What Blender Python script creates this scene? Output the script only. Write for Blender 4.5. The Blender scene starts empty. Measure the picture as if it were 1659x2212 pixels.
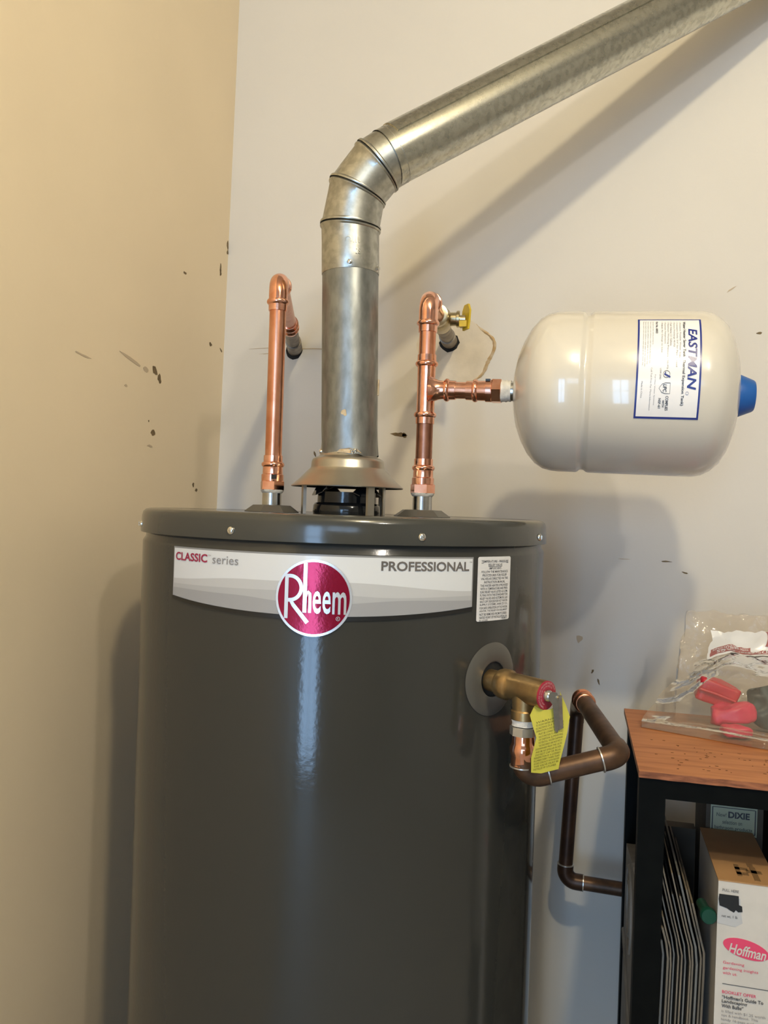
import bpy, bmesh, math, random
from mathutils import Vector, Matrix

random.seed(7)
S = bpy.context.scene
COL = S.collection
PI = math.pi

# ------------------------------------------------------------------ camera
cam_d = bpy.data.cameras.new('camera')
cam = bpy.data.objects.new('camera', cam_d)
COL.objects.link(cam)
cam_d.sensor_fit = 'AUTO'
cam_d.sensor_width = 36.0
cam_d.lens = 1790.0 / 2212.0 * 36.0
cam_d.clip_start = 0.02
cam.matrix_world = (Matrix.Translation((0.684, -1.44, 1.5)) @ Matrix.Rotation(math.radians(14), 4, 'Z')
                    @ Matrix.Rotation(math.radians(90 - 0.2), 4, 'X') @ Matrix.Rotation(math.radians(1.9), 4, 'Z'))
S.camera = cam

# ------------------------------------------------------------------ view and world
S.view_settings.view_transform = 'Standard'
S.view_settings.look = 'None'
S.view_settings.gamma = 1.0
S.view_settings.use_curve_mapping = False
S.view_settings.exposure = 0.0
w = bpy.data.worlds.new('world')
S.world = w
w.use_nodes = True
w.node_tree.nodes['Background'].inputs[0].default_value = (0.75, 0.85, 1.0, 1)
w.node_tree.nodes['Background'].inputs[1].default_value = 0.6

# ------------------------------------------------------------------ lights: two ceiling bulbs, daylight through the window
def bulb_light(name, loc, energy, color, rad):
    d = bpy.data.lights.new(name, 'POINT')
    d.energy = energy; d.color = color; d.shadow_soft_size = rad
    o = bpy.data.objects.new(name, d); o.location = loc; COL.objects.link(o)
    return o
bulb_light('bulb_light_warm', (0.930, -1.500, 2.56), 38, (1.0, 0.86, 0.56), 0.035)
bulb_light('bulb_light_far', (1.45, -1.85, 2.55), 24, (1.0, 0.92, 0.80), 0.035)
def window_light(name, x0, x1, z0, z1, y, energy, color):
    d = bpy.data.lights.new(name, 'AREA')
    d.shape = 'RECTANGLE'; d.size = x1 - x0; d.size_y = z1 - z0
    d.energy = energy; d.color = color
    o = bpy.data.objects.new(name, d)
    o.location = ((x0 + x1) / 2, y, (z0 + z1) / 2)
    o.rotation_euler = (PI / 2, 0, 0)
    COL.objects.link(o)
    return o
WY = -4.2
window_light('daylight_door', 0.16, 0.66, 0.14, 2.35, WY - 0.02, 42, (0.38, 0.64, 1.0))
window_light('daylight_side', 0.86, 1.96, 1.95, 2.40, WY - 0.02, 9, (0.45, 0.68, 1.0))

# ------------------------------------------------------------------ materials
MAT = {}
def mat(name, color=(0.8, 0.8, 0.8), rough=0.5, metal=0.0, spec=0.5, noise=0.0, scale=20.0, bump=0.0, bscale=60.0,
        color2=None, coat=0.0, rvar=0.0, detail=6.0, stretch=None, lo=0.35, hi=0.65, coat_rough=0.05):
    m = bpy.data.materials.new(name)
    m.use_nodes = True
    nt = m.node_tree; N = nt.nodes; L = nt.links
    b = N['Principled BSDF']
    b.inputs['Base Color'].default_value = (*color, 1)
    b.inputs['Roughness'].default_value = rough
    b.inputs['Metallic'].default_value = metal
    b.inputs['Specular IOR Level'].default_value = spec
    b.inputs['Coat Weight'].default_value = coat
    b.inputs['Coat Roughness'].default_value = coat_rough
    tc = N.new('ShaderNodeTexCoord')
    src = tc.outputs['Object']
    if stretch:
        mp = N.new('ShaderNodeMapping'); mp.inputs['Scale'].default_value = stretch
        L.new(src, mp.inputs[0]); src = mp.outputs[0]
    if color2 is not None or noise > 0:
        c2 = color2 if color2 is not None else tuple(max(0, c * (1 - noise)) for c in color)
        nz = N.new('ShaderNodeTexNoise'); nz.inputs['Scale'].default_value = scale
        nz.inputs['Detail'].default_value = detail
        L.new(src, nz.inputs['Vector'])
        rp = N.new('ShaderNodeValToRGB')
        rp.color_ramp.elements[0].position = lo; rp.color_ramp.elements[0].color = (*color, 1)
        rp.color_ramp.elements[1].position = hi; rp.color_ramp.elements[1].color = (*c2, 1)
        L.new(nz.outputs['Fac'], rp.inputs[0]); L.new(rp.outputs[0], b.inputs['Base Color'])
        if rvar:
            mr = N.new('ShaderNodeMapRange')
            mr.inputs['To Min'].default_value = rough - rvar; mr.inputs['To Max'].default_value = rough + rvar
            L.new(nz.outputs['Fac'], mr.inputs[0]); L.new(mr.outputs[0], b.inputs['Roughness'])
    if bump > 0:
        n2 = N.new('ShaderNodeTexNoise'); n2.inputs['Scale'].default_value = bscale; n2.inputs['Detail'].default_value = 3
        L.new(src, n2.inputs['Vector'])
        bp = N.new('ShaderNodeBump'); bp.inputs['Strength'].default_value = bump; bp.inputs['Distance'].default_value = 0.002
        L.new(n2.outputs['Fac'], bp.inputs['Height']); L.new(bp.outputs[0], b.inputs['Normal'])
    MAT[name] = m
    return m

mat('wall_cream', (0.685, 0.645, 0.585), 0.55, noise=0.04, scale=3, bump=0.12, bscale=90, spec=0.3)
mat('wall_tan', (0.83, 0.70, 0.51), 0.55, noise=0.05, scale=3, bump=0.12, bscale=90, spec=0.3)
mat('room_paint', (0.50, 0.47, 0.42), 0.7)
mat('concrete', (0.56, 0.53, 0.48), 0.6, noise=0.3, scale=8)
mat('heater_paint', (0.036, 0.036, 0.032), 0.12, spec=0.5, bump=0.04, bscale=160)
mat('heater_lid_paint', (0.052, 0.052, 0.046), 0.14, spec=0.5, bump=0.03, bscale=90)
mat('grey_plastic', (0.085, 0.08, 0.07), 0.35)
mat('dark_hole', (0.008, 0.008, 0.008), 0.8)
mat('black_enamel', (0.012, 0.013, 0.014), 0.12, bump=0.2, bscale=50)
mat('zinc', (0.53, 0.53, 0.48), 0.36, metal=1.0, lo=0.40, hi=0.62, color2=(0.40, 0.395, 0.35), scale=100, bump=0.12, bscale=40, rvar=0.12)
mat('zinc_new', (0.60, 0.59, 0.51), 0.26, metal=1.0, lo=0.40, hi=0.62, color2=(0.46, 0.45, 0.385), scale=120, bump=0.05, bscale=30, rvar=0.1)
mat('zinc_old', (0.32, 0.335, 0.325), 0.42, metal=0.9, lo=0.38, hi=0.64, color2=(0.22, 0.23, 0.222), scale=80, stretch=(1, 1, 0.4), bump=0.1, bscale=60, rvar=0.12)
mat('hood_metal', (0.52, 0.50, 0.45), 0.34, metal=1.0, noise=0.15, scale=15)
mat('steel', (0.62, 0.62, 0.6), 0.22, metal=1.0, noise=0.25, scale=60)
mat('chrome', (0.75, 0.74, 0.7), 0.14, metal=1.0)
mat('copper', (0.80, 0.40, 0.26), 0.24, metal=1.0, color2=(0.66, 0.28, 0.16), scale=45, rvar=0.06, bump=0.02, bscale=80)
mat('copper_shiny', (0.94, 0.53, 0.40), 0.13, metal=1.0, color2=(0.80, 0.36, 0.22), scale=60, bump=0.04, bscale=70)
mat('copper_dull', (0.42, 0.20, 0.13), 0.34, metal=1.0, color2=(0.30, 0.14, 0.09), scale=50)
mat('copper_old', (0.135, 0.070, 0.037), 0.42, metal=0.55, color2=(0.070, 0.038, 0.022), scale=40, rvar=0.1, bump=0.1, bscale=90)
mat('copper_oxid', (0.075, 0.038, 0.022), 0.38, metal=0.55, color2=(0.040, 0.022, 0.015), scale=30, rvar=0.1)
mat('solder', (0.60, 0.58, 0.54), 0.3, metal=0.8)
mat('brass', (0.52, 0.36, 0.17), 0.33, metal=0.9, color2=(0.34, 0.22, 0.10), scale=50, rvar=0.1, bump=0.12, bscale=120)
mat('brass_pale', (0.62, 0.53, 0.34), 0.28, metal=1.0, color2=(0.42, 0.34, 0.2), scale=50)
mat('pipe_grey', (0.30, 0.26, 0.21), 0.45, metal=0.5, color2=(0.16, 0.13, 0.10), scale=60)
mat('teflon', (0.78, 0.75, 0.69), 0.6, bump=0.5, bscale=220, noise=0.25, scale=120)
mat('yellow_plastic', (0.72, 0.50, 0.03), 0.4, noise=0.2, scale=40)
mat('tag_yellow', (0.52, 0.47, 0.05), 0.5, noise=0.08, scale=30)
mat('tag_red', (0.36, 0.02, 0.045), 0.35)
mat('tank_cream', (0.64, 0.60, 0.525), 0.22, coat=0.6, bump=0.02, bscale=60)
mat('blue_plastic', (0.012, 0.10, 0.36), 0.4)
mat('white_paper', (0.82, 0.81, 0.82), 0.3, coat=0.4)
mat('white_gloss', (0.70, 0.69, 0.68), 0.25)
mat('ink_blue', (0.015, 0.03, 0.22), 0.3)
mat('ink_dark', (0.06, 0.06, 0.065), 0.4)
mat('ink_black', (0.012, 0.012, 0.012), 0.3)
mat('ink_grey', (0.26, 0.25, 0.25), 0.4)
mat('ink_red', (0.33, 0.015, 0.06), 0.3)
mat('ink_pink', (0.72, 0.06, 0.14), 0.4)
mat('ink_olive', (0.16, 0.14, 0.015), 0.5)
mat('ink_maroon', (0.34, 0.12, 0.11), 0.5)
mat('ink_tagred', (0.60, 0.32, 0.33), 0.5)
mat('label_light', (0.66, 0.67, 0.68), 0.3, coat=0.4)
mat('label_a', (0.50, 0.50, 0.50), 0.3, coat=0.4)
mat('label_b', (0.42, 0.42, 0.425), 0.3, coat=0.4)
mat('label_c', (0.33, 0.33, 0.34), 0.3, coat=0.4)
mat('label_edge', (0.25, 0.25, 0.25), 0.3)
mat('badge_red', (0.30, 0.006, 0.035), 0.15, metal=0.6, bump=0.05, bscale=300)
mat('badge_silver', (0.75, 0.75, 0.76), 0.22, metal=0.7)
mat('prof_grey', (0.22, 0.20, 0.19), 0.25, metal=0.5)
mat('plywood', (0.46, 0.175, 0.055), 0.5, color2=(0.30, 0.10, 0.03), scale=9, stretch=(1.2, 9, 9), rvar=0.1, lo=0.42, hi=0.72)
mat('ply_edge', (0.36, 0.13, 0.055), 0.75, color2=(0.14, 0.045, 0.02), scale=40, stretch=(1, 1, 6))
mat('black_wood', (0.0045, 0.005, 0.0045), 0.5, noise=0.3, scale=40, spec=0.05)
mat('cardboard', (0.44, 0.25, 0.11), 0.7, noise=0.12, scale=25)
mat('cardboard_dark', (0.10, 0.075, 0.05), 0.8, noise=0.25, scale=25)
mat('carton_white', (0.62, 0.58, 0.52), 0.5, noise=0.08, scale=30)
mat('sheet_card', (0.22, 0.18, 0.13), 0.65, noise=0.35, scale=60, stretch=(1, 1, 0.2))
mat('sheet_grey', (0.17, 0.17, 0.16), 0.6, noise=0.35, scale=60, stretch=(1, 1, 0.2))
mat('grey_bin', (0.30, 0.28, 0.25), 0.5, noise=0.3, scale=25)
mat('green_label', (0.42, 0.44, 0.30), 0.6)
mat('tape_brown', (0.22, 0.13, 0.06), 0.35)
mat('dark_green', (0.003, 0.05, 0.03), 0.35)
mat('red_plastic', (0.50, 0.012, 0.030), 0.35)
mat('pink_plastic', (0.62, 0.03, 0.09), 0.35)
mat('teal_cloth', (0.055, 0.085, 0.085), 0.6, noise=0.4, scale=50)
mat('scuff_dark', (0.20, 0.14, 0.07), 0.8, noise=0.4, scale=200)
mat('scuff_light', (0.52, 0.42, 0.30), 0.8)
mat('plaster', (0.70, 0.62, 0.50), 0.75, bump=0.3, bscale=70, noise=0.1, scale=40)
mat('paper_tear', (0.50, 0.33, 0.15), 0.85, bump=0.4, bscale=200, color2=(0.62, 0.50, 0.34), scale=120)
mat('dirt', (0.085, 0.030, 0.010), 0.9)

def film_material():
    m = bpy.data.materials.new('clear_film'); m.use_nodes = True
    nt = m.node_tree; N = nt.nodes; L = nt.links
    N.remove(N['Principled BSDF'])
    out = N['Material Output']
    tr = N.new('ShaderNodeBsdfTransparent'); tr.inputs[0].default_value = (0.97, 0.95, 0.92, 1)
    gl = N.new('ShaderNodeBsdfGlossy'); gl.inputs['Roughness'].default_value = 0.05
    df = N.new('ShaderNodeBsdfDiffuse'); df.inputs[0].default_value = (0.72, 0.62, 0.50, 1)
    tc = N.new('ShaderNodeTexCoord'); nz = N.new('ShaderNodeTexNoise'); nz.inputs['Scale'].default_value = 28; nz.inputs['Detail'].default_value = 2
    nz.inputs['Distortion'].default_value = 1.5
    bp = N.new('ShaderNodeBump'); bp.inputs['Strength'].default_value = 0.7; bp.inputs['Distance'].default_value = 0.006
    L.new(tc.outputs['Object'], nz.inputs['Vector']); L.new(nz.outputs['Fac'], bp.inputs['Height']); L.new(bp.outputs[0], gl.inputs['Normal'])
    fr = N.new('ShaderNodeFresnel'); fr.inputs[0].default_value = 1.30
    mx = N.new('ShaderNodeMixShader'); mx2 = N.new('ShaderNodeMixShader')
    mx.inputs[0].default_value = 0.10
    L.new(tr.outputs[0], mx.inputs[1]); L.new(df.outputs[0], mx.inputs[2])
    L.new(fr.outputs[0], mx2.inputs[0]); L.new(mx.outputs[0], mx2.inputs[1]); L.new(gl.outputs[0], mx2.inputs[2])
    L.new(mx2.outputs[0], out.inputs['Surface'])
    MAT['clear_film'] = m
film_material()

# ------------------------------------------------------------------ helpers
def thing(name, loc, label, cat, group=None):
    o = bpy.data.objects.new(name, None)
    o.empty_display_size = 0.05
    COL.objects.link(o); o.location = loc
    o['label'] = label; o['category'] = cat
    if group: o['group'] = group
    return o

def tag(o, label=None, cat=None, group=None, kind=None):
    if label: o['label'] = label
    if cat: o['category'] = cat
    if group: o['group'] = group
    if kind: o['kind'] = kind
    return o

def mesh_obj(name, verts, faces, m, parent=None, smooth=40, label=None):
    me = bpy.data.meshes.new(name)
    me.from_pydata([tuple(v) for v in verts], [], [tuple(f) for f in faces])
    me.validate(); me.update()
    if isinstance(m, str): m = MAT[m]
    me.materials.append(m)
    bm = bmesh.new(); bm.from_mesh(me)
    bmesh.ops.recalc_face_normals(bm, faces=bm.faces)
    bm.to_mesh(me); bm.free()
    if smooth:
        for p in me.polygons: p.use_smooth = True
        me.set_sharp_from_angle(angle=math.radians(smooth))
    o = bpy.data.objects.new(name, me)
    COL.objects.link(o)
    if parent is not None:
        o.parent = parent
        if parent.type == 'EMPTY':
            o.matrix_parent_inverse = Matrix.Translation(-parent.location)
    if label: o['label'] = label
    return o

class MB:
    """collects shapes for ONE mesh"""
    def __init__(s): s.v = []; s.f = []
    def add(s, v, f):
        n = len(s.v); s.v += [Vector(p) for p in v]; s.f += [tuple(i + n for i in q) for q in f]
        return s
    def box(s, x0, x1, y0, y1, z0, z1):
        v = [(x, y, z) for x in (x0, x1) for y in (y0, y1) for z in (z0, z1)]
        return s.add(v, [(0, 1, 3, 2), (4, 6, 7, 5), (0, 4, 5, 1), (2, 3, 7, 6), (0, 2, 6, 4), (1, 5, 7, 3)])
    def lathe(s, a, d, prof, seg=32, cap=True, arc=None, facet=None):
        a = Vector(a); d = Vector(d).normalized()
        u = d.cross(Vector((0, 0, 1)))
        if u.length < 1e-3: u = Vector((1, 0, 0))
        u.normalize(); w_ = d.cross(u)
        v = []
        for (t, r) in prof:
            for k in range(seg):
                q = 2 * PI * k / seg
                v.append(a + d * t + (u * math.cos(q) + w_ * math.sin(q)) * r)
        f = []
        for i in range(len(prof) - 1):
            for k in range(seg):
                k2 = (k + 1) % seg
                f.append((i * seg + k, i * seg + k2, (i + 1) * seg + k2, (i + 1) * seg + k))
        if cap:
            f.append(tuple(range(seg))); f.append(tuple((len(prof) - 1) * seg + k for k in range(seg)))
        return s.add(v, f)
    def loft(s, rings, seg=40, cap=False, ref=(0, 1, 0), rfun=None):
        v = []
        for (c, n, r) in rings:
            c = Vector(c); n = Vector(n).normalized()
            u = Vector(ref) - n * n.dot(Vector(ref)); u.normalize(); w_ = n.cross(u)
            for k in range(seg):
                q = 2 * PI * k / seg
                rr = r * (rfun(q) if rfun else 1)
                v.append(c + (u * math.cos(q) + w_ * math.sin(q)) * rr)
        f = []
        for i in range(len(rings) - 1):
            for k in range(seg):
                k2 = (k + 1) % seg
                f.append((i * seg + k, i * seg + k2, (i + 1) * seg + k2, (i + 1) * seg + k))
        if cap:
            f.append(tuple(range(seg))); f.append(tuple((len(rings) - 1) * seg + k for k in range(seg)))
        return s.add(v, f)
    def tube(s, pts, r, seg=24, cap=True):
        pts = [Vector(p) for p in pts]
        rs = r if isinstance(r, (list, tuple)) else [r] * len(pts)
        t0 = (pts[1] - pts[0]).normalized()
        u = t0.cross(Vector((0, 0, 1)))
        if u.length < 1e-3: u = Vector((1, 0, 0))
        u.normalize()
        v = []
        for i, p in enumerate(pts):
            if i == 0: t = pts[1] - pts[0]
            elif i == len(pts) - 1: t = pts[-1] - pts[-2]
            else: t = (pts[i + 1] - p).normalized() + (p - pts[i - 1]).normalized()
            t.normalize()
            u = (u - t * u.dot(t)).normalized(); w_ = t.cross(u)
            for k in range(seg):
                q = 2 * PI * k / seg
                v.append(p + (u * math.cos(q) + w_ * math.sin(q)) * rs[i])
        f = []
        for i in range(len(pts) - 1):
            for k in range(seg):
                k2 = (k + 1) % seg
                f.append((i * seg + k, i * seg + k2, (i + 1) * seg + k2, (i + 1) * seg + k))
        if cap:
            f.append(tuple(range(seg))); f.append(tuple((len(pts) - 1) * seg + k for k in range(seg)))
        return s.add(v, f)
    def prism(s, poly, mapf, t0, t1):
        """polygon in 2D, mapf(x, y, t) -> 3D, extruded from t0 to t1"""
        n = len(poly)
        v = [mapf(x, y, t0) for x, y in poly] + [mapf(x, y, t1) for x, y in poly]
        f = [tuple(range(n))[::-1], tuple(range(n, 2 * n))]
        f += [(i, (i + 1) % n, n + (i + 1) % n, n + i) for i in range(n)]
        return s.add(v, f)
    def build(s, name, m, parent=None, smooth=40, label=None):
        return mesh_obj(name, s.v, s.f, m, parent, smooth, label)

def fillet(a, b, c, rad, n=8):
    """arc points that round the corner b between a and c"""
    a, b, c = Vector(a), Vector(b), Vector(c)
    d1 = (a - b).normalized(); d2 = (c - b).normalized()
    ang = d1.angle(d2); t = rad / math.tan(ang / 2)
    p1 = b + d1 * t; p2 = b + d2 * t
    bis = (d1 + d2).normalized(); cen = b + bis * (rad / math.sin(ang / 2))
    v1 = p1 - cen; v2 = p2 - cen
    tot = v1.angle(v2)
    out = []
    for i in range(n + 1):
        k = i / n
        out.append(cen + (v1 * math.sin((1 - k) * tot) + v2 * math.sin(k * tot)) / math.sin(tot))
    return out

def rsuper(mb, c, size, e=0.5, rot=None, nu=20, nv=12):
    v = []; f = []
    def sp(x, p): return math.copysign(abs(x) ** p, x)
    for j in range(nv + 1):
        ph = -PI / 2 + PI * j / nv
        for i in range(nu):
            th = 2 * PI * i / nu
            p = Vector((sp(math.cos(ph), e) * sp(math.cos(th), e) * size[0], sp(math.cos(ph), e) * sp(math.sin(th), e) * size[1], sp(math.sin(ph), e) * size[2]))
            if rot: p = rot @ p
            v.append(Vector(c) + p)
    for j in range(nv):
        for i in range(nu):
            i2 = (i + 1) % nu
            f.append((j * nu + i, j * nu + i2, (j + 1) * nu + i2, (j + 1) * nu + i))
    return mb.add(v, f)

_text_cache = {}
def text_geo(body, bold=0.0):
    key = (body, bold)
    if key in _text_cache: return _text_cache[key]
    cu = bpy.data.curves.new('t', 'FONT'); cu.body = body; cu.offset = bold; cu.resolution_u = 3
    o = bpy.data.objects.new('t', cu); COL.objects.link(o)
    dg = bpy.context.evaluated_depsgraph_get()
    me = bpy.data.meshes.new_from_object(o.evaluated_get(dg))
    bm = bmesh.new(); bm.from_mesh(me)
    bmesh.ops.remove_doubles(bm, verts=bm.verts[:], dist=1e-5)
    bmesh.ops.triangulate(bm, faces=bm.faces[:]); bm.verts.index_update()
    v = [(p.co.x, p.co.y) for p in bm.verts]; f = [tuple(q.index for q in p.verts) for p in bm.faces]
    bm.free()
    bpy.data.objects.remove(o); bpy.data.curves.remove(cu); bpy.data.meshes.remove(me)
    _text_cache[key] = (v, f)
    return v, f

def add_text(mb, body, box, mapf, t, bold=0.0, shear=0.0):
    """fit text into box (x0,x1,y0,y1) of the flat label, then map on its surface"""
    v, f = text_geo(body, bold)
    if not v: return
    v = [(x + shear * y, y) for x, y in v]
    xs = [p[0] for p in v]; ys = [p[1] for p in v]
    x0, x1, y0, y1 = box
    sx = (x1 - x0) / max(1e-6, max(xs) - min(xs)); sy = (y1 - y0) / max(1e-6, max(ys) - min(ys))
    mx, my = min(xs), min(ys)
    mb.add([mapf(x0 + (x - mx) * sx, y0 + (y - my) * sy, t) for x, y in v], f)

def grid_patch(mb, u0, u1, vlo, vhi, mapf, t, nu=40, nv=1):
    """strip between curves vlo(k) and vhi(k), k = 0..1"""
    v = []; f = []
    for i in range(nu + 1):
        k = i / nu; u = u0 + (u1 - u0) * k
        for j in range(nv + 1):
            q = j / nv
            v.append(mapf(u, vlo(k) * (1 - q) + vhi(k) * q, t))
    for i in range(nu):
        for j in range(nv):
            a = i * (nv + 1) + j
            f.append((a, a + nv + 1, a + nv + 2, a + 1))
    return mb.add(v, f)

# ------------------------------------------------------------------ the room
LEAN = 0.0135   # the left wall leans a little out of plumb
CEIL = 2.75; XR = 3.4
def struct(name, mb, m, smooth=0, parent=None):
    o = mb.build(name, m, parent, smooth)
    if parent is None: o['kind'] = 'structure'
    return o
mb = MB().box(-0.6, XR + 0.1, 0.0, 0.1, 0, CEIL + 0.2)
wall_back = struct('wall_back', mb, 'wall_cream')
zl0, zl1 = 0.0, CEIL + 0.2
def lx(z): return LEAN * (z - 1.5)
mb = MB().add([(lx(zl0), WY, zl0), (lx(zl0), 0.0, zl0), (lx(zl1), 0.0, zl1), (lx(zl1), WY, zl1),
               (-0.15, WY, zl0), (-0.15, 0.0, zl0), (-0.15, 0.0, zl1), (-0.15, WY, zl1)],
              [(0, 1, 2, 3), (4, 7, 6, 5), (0, 4, 5, 1), (1, 5, 6, 2), (2, 6, 7, 3), (3, 7, 4, 0)])
wall_left = struct('wall_left', mb, 'wall_tan')
struct('floor', MB().box(-0.3, XR + 0.1, WY - 0.1, 0.1, -0.1, 0.0), 'concrete')
struct('ceiling', MB().box(-0.3, XR + 0.1, WY - 0.1, 0.1, CEIL, CEIL + 0.1), 'room_paint')
struct('wall_right', MB().box(XR, XR + 0.1, WY, 0.0, 0, CEIL), 'room_paint')
# front wall with two window openings
mb = MB()
def wall_strip(x0, x1, z0, z1): mb.box(x0, x1, WY - 0.1, WY, z0, z1)
wall_strip(-0.1, 0.16, 0, CEIL); wall_strip(0.16, 0.66, 0, 0.14); wall_strip(0.16, 0.66, 2.35, CEIL)
wall_strip(0.66, 0.86, 0, CEIL); wall_strip(0.86, 1.96, 0, 1.95); wall_strip(0.86, 1.96, 2.40, CEIL); wall_strip(1.96, XR, 0, CEIL)
struct('wall_front', mb, 'room_paint')
for n, (x0, x1, z0, z1) in enumerate([(0.16, 0.66, 0.14, 2.35), (0.86, 1.96, 1.95, 2.40)]):
    mb = MB()
    y0, y1 = WY + 0.002, WY + 0.03
    mb.box(x0 - 0.04, x0, y0, y1, z0 - 0.04, z1 + 0.04); mb.box(x1, x1 + 0.04, y0, y1, z0 - 0.04, z1 + 0.04)
    mb.box(x0, x1, y0, y1, z0 - 0.04, z0); mb.box(x0, x1, y0, y1, z1, z1 + 0.04)
    xm = (x0 + x1) / 2
    mb.box(xm - 0.02, xm + 0.02, y0, y1, z0, z1)
    zm = z0 + (z1 - z0) * 0.55
    mb.box(x0, x1, y0, y1, zm - 0.02, zm + 0.02)
    struct('window_%d' % (n + 1), mb, 'room_paint')

# scuffs and dents in the two walls
def blob(n, rx, ry, jit=0.35):
    return [((1 + random.uniform(-jit, jit)) * rx * math.cos(2 * PI * i / n), (1 + random.uniform(-jit, jit)) * ry * math.sin(2 * PI * i / n)) for i in range(n)]
def scuff_left(y, z, ry, rz, m='scuff_dark', rot=0.0):
    c, s = math.cos(rot), math.sin(rot)
    poly = [(p * c - q * s, p * s + q * c) for p, q in blob(11, ry, rz)]
    MB().prism(poly, lambda p, q, t: Vector((lx(z + q) + t, y + p, z + q)), -0.001, 0.0005).build('scuff', m, wall_left, 0)
def scuff_back(x, z, rx, rz, m='scuff_dark', rot=0.0):
    c, s = math.cos(rot), math.sin(rot)
    poly = [(p * c - q * s, p * s + q * c) for p, q in blob(11, rx, rz)]
    MB().prism(poly, lambda p, q, t: Vector((x + p, -t, z + q)), -0.001, 0.0005).build('scuff', m, wall_back, 0)
for a in [(-0.030, 1.934, 0.003, 0.010), (-0.029, 1.926, 0.003, 0.005), (-0.164, 1.888, 0.006, 0.002), (-0.2493, 1.7087, 0.009, 0.005, 'scuff_dark', -0.5),
          (-0.232, 1.697, 0.005, 0.008, 'scuff_dark', 0.4), (-0.057, 1.788, 0.005, 0.004), (-0.012, 1.786, 0.006, 0.002, 'scuff_dark', -0.5), (-0.246, 1.610, 0.007, 0.004),
          (-0.004, 1.985, 0.003, 0.008), (-0.003, 1.972, 0.003, 0.004), (-0.44, 1.697, 0.018, 0.0015, 'scuff_light', -0.1), (-0.318, 1.713, 0.035, 0.0022, 'scuff_light', -0.2),
          (-0.275, 1.706, 0.007, 0.004, 'scuff_light'), (-0.088, 1.523, 0.004, 0.003), (-0.10, 1.532, 0.003, 0.004), (-0.2532, 1.588, 0.009, 0.0016, 'scuff_light'), (-0.33, 1.672, 0.005, 0.002, 'scuff_light'),
          (-0.26, 1.627, 0.0015, 0.0015)]:
    scuff_left(*a)
for a in [(0.3479, 1.634, 0.014, 0.0035), (0.357, 1.6325, 0.005, 0.005), (0.191, 1.597, 0.0016, 0.005, 'scuff_dark', 0.3), (0.808, 1.429, 0.008, 0.0012, 'scuff_dark'), (0.8376, 1.4114, 0.005, 0.0014, 'scuff_dark', -0.3),
          (0.6958, 1.2388, 0.0016, 0.004, 'scuff_dark', -0.4), (0.7062, 1.2217, 0.0016, 0.005, 'scuff_dark', 0.3), (0.672, 1.292, 0.005, 0.006, 'scuff_light'), (0.9377, 1.803, 0.004, 0.002),
          (0.8936, 1.8753, 0.007, 0.0015, 'scuff_light', 0.6), (0.4179, 1.7412, 0.004, 0.0016), (0.09, 1.792, 0.028, 0.0007, 'scuff_light', 0.04), (0.10, 1.782, 0.024, 0.001, 'scuff_light', 0.05),
          (0.187, 1.789, 0.036, 0.0011, 'scuff_light', -0.03), (0.74, 1.43, 0.01, 0.0006, 'scuff_light')]:
    scuff_back(*a)
# plastered patch around the valve pipe, with its torn paper edge
PCX, PCZ = 0.440, 1.778
def patch_r(q): return 0.066 + 0.005 * math.sin(3 * q + 1) + 0.003 * math.sin(7 * q)
poly = [(PCX + patch_r(2 * PI * i / 48) * math.cos(2 * PI * i / 48), PCZ + patch_r(2 * PI * i / 48) * math.sin(2 * PI * i / 48)) for i in range(48)]
MB().prism(poly, lambda p, q, t: Vector((p, -t, q)), -0.001, 0.0006).build('plaster_patch', 'plaster', wall_back, 0)
v = []; f = []
n = 40
for i in range(n + 1):
    q = math.radians(52 - 112 * i / n)
    wdt = 0.0034 * math.sin(PI * min(1, max(0.06, i / n))) ** 0.6 + random.uniform(-0.0006, 0.0006)
    for rr, t in ((patch_r(q) - wdt, 0.0004), (patch_r(q), 0.0042 * math.sin(PI * max(0.05, min(0.95, i / n)))), (patch_r(q) + wdt, 0.0004)):
        v.append((PCX + rr * math.cos(q), -t, PCZ + rr * math.sin(q)))
for i in range(n):
    a = i * 3
    f += [(a, a + 1, a + 4, a + 3), (a + 1, a + 2, a + 5, a + 4)]
mesh_obj('torn_paper_edge', v, f, 'paper_tear', wall_back, 60)

# ------------------------------------------------------------------ the water heater
HX, HY, HR = 0.3675, -0.377, 0.2605
def cyl(az, z, r): return Vector((HX + r * math.cos(az), HY + r * math.sin(az), z))
def hmap(u, v_, t): return cyl(u, v_, HR + t)      # u = azimuth in radians, v = height
heater = thing('water_heater', (HX, HY, 0), 'tall dark grey cylindrical water heater with a red round badge', 'water heater')
MB().lathe((HX, HY, 0), (0, 0, 1), [(0.03, 0.245), (0.03, HR - 0.002), (0.06, HR), (0.07, HR), (0.5, HR), (1.0, HR), (1.444, HR), (1.451, HR), (1.4525, HR - 0.0002), (1.4575, HR - 0.0035), (1.468, HR - 0.004), (1.47, 0.20)], 128).build('body', 'heater_paint', heater)
MB().lathe((HX, HY, 0), (0, 0, 1), [(0.0, 0.23), (0.035, 0.23)], 64).build('base_ring', 'black_wood', heater)
LR = 0.2632
lid = MB().lathe((HX, HY, 0), (0, 0, 1), [(1.4640, LR - 0.004), (1.4630, LR), (1.4655, LR + 0.0004), (1.4835, LR - 0.001), (1.4880, LR - 0.0022), (1.4908, LR - 0.0052), (1.4920, LR - 0.010),
                                         (1.4922, LR - 0.013), (1.4914, LR - 0.020), (1.4912, 0.05)], 128).build('lid', 'heater_lid_paint', heater, 50)
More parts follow.
